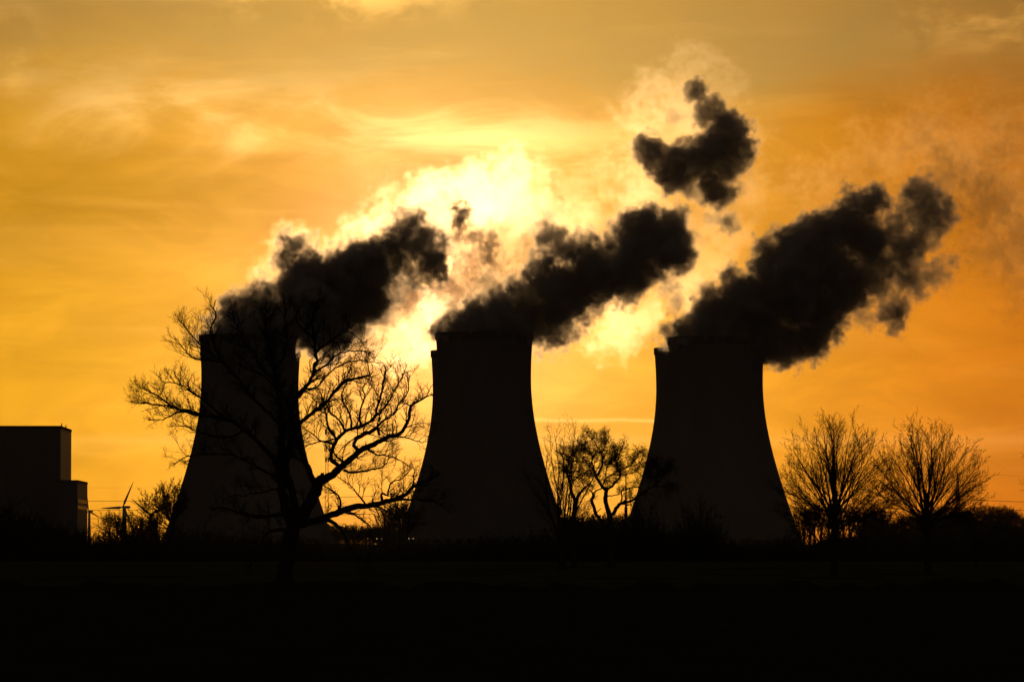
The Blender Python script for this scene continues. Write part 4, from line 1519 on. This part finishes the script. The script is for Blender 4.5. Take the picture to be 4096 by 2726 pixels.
thin = [(1580, 1310, 80, .8), (1690, 1290, 70, .8), (1600, 1420, 80, .8), (1700, 1400, 70, .7), (1400, 935, 60, .7), (1470, 890, 60, .8), (2170, 760, 80, 0.80), (2230, 850, 95, 0.60), (2190, 950, 90, 0.45), (2290, 800, 80, 0.40), (2150, 680, 60, 0.60), (1170, 960, 70, 0.80), (1120, 1010, 55, 0.80), (1085, 1080, 55, 0.90), (1050, 1120, 50, 0.80), (960, 1210, 45, 0.36), (900, 1270, 45, 0.36), (1250, 1000, 40, 0.70), (1330, 980, 60, 0.50), (1480, 910, 70, 0.70), (1560, 860, 60, 0.70), (1580, 800, 60, 0.80), (1700, 770, 90, 1.00), (1830, 740, 80, 1.00), (1900, 700, 70, 1.00), (2000, 660, 70, 1.00), (2060, 640, 75, 1.00), (2050, 720, 100, 1.00),
        (1950, 800, 130, 1.00), (2080, 850, 130, 0.60), (1800, 850, 110, 0.60), (1900, 950, 150, 0.24), (2050, 1000, 140, 0.22), (2000, 1150, 120, 0.29), (1750, 1270, 110, 0.58),
        (1650, 1350, 100, 0.58), (1520, 1400, 90, 0.50), (1880, 1200, 100, 0.29), (2300, 750, 110, 0.30), (2450, 700, 110, 0.37), (2560, 850, 140, 0.43), (2320, 880, 130, 0.43),
        (2700, 950, 140, 0.43), (2900, 900, 140, 0.37), (2850, 1060, 120, 0.43), (2750, 1150, 110, 0.66), (2500, 1310, 110, 0.75), (2400, 1370, 60, 0.75), (2600, 1250, 90, 0.75),
        (3000, 800, 110, 0.30), (3150, 780, 90, 0.24)]
steam('steam_veil', 'bright thin steam glowing around the sun behind the dark plumes', thin, 2850, M_THIN, seed=11, group=G, cat='steam cloud', grow_out=1.5, edge=6, amp=3.6, warp=2.4, children=8, vox=1.2)
halo = crop([(600, 350, 230, 0.39), (750, 300, 180, 0.39), (400, 450, 230, 0.46), (250, 620, 180, 0.54), (350, 800, 230, 0.61), (600, 650, 300, 0.54), (850, 450, 230, 0.31), (1000, 800, 200, 0.39),
             (700, 1000, 260, 0.54), (350, 1050, 220, 0.54), (1050, 330, 90, 0.24), (1050, 1050, 170, 0.39)], 2400, 100, 1.742)
steam('steam_veil', 'pale golden steam wrapped around the detached hook-shaped cloud', halo, 2800, M_THIN, seed=13, group=G, cat='steam cloud', grow_out=1.0, edge=10, amp=5, warp=3.5, vox=1.2)
M_AMBER = steam_material('amber_steam', 0.034, 0.9, (0.97, 0.76, 0.44), fine=0.8, fscale=0.2)
gold = [(3550, 640, 120, .5), (3700, 560, 130, .5), (3850, 640, 150, .5), (3960, 520, 120, .4), (4060, 560, 120, .4), (3250, 740, 120, .4), (3380, 690, 110, .4), (4080, 850, 150, .4), (3300, 850, 110, .35), (3450, 560, 90, .4), (3780, 450, 110, .35), (4040, 700, 130, .5), (4100, 1000, 140, .4), (3950, 980, 110, .3)]
steam('steam_veil', 'golden steam haze drifting over the top of the largest plume', gold, 2760, M_AMBER, seed=23, group=G, cat='steam cloud', edge=12, amp=6, warp=4, vox=1.3)
M_BROWN = steam_material('brown_steam', 0.035, 0.6, (0.75, 0.66, 0.6), fine=0.85, fscale=0.2)
brown = [(3500, 650, 100, .5), (3700, 560, 120, .5), (3800, 700, 150, .6), (3950, 800, 150, .7), (4000, 600, 140, .5), (4050, 1000, 150, .6), (3900, 980, 120, .5),
         (4100, 1200, 120, .4), (4060, 420, 90, .3), (3550, 720, 60, .4)]
steam('steam_veil', 'thin brown steam drifting away at the far end of the largest plume', brown, 2700, M_BROWN, seed=15, group=G, cat='steam cloud', grow_out=1.0, edge=11, amp=6, warp=4, vox=1.2)
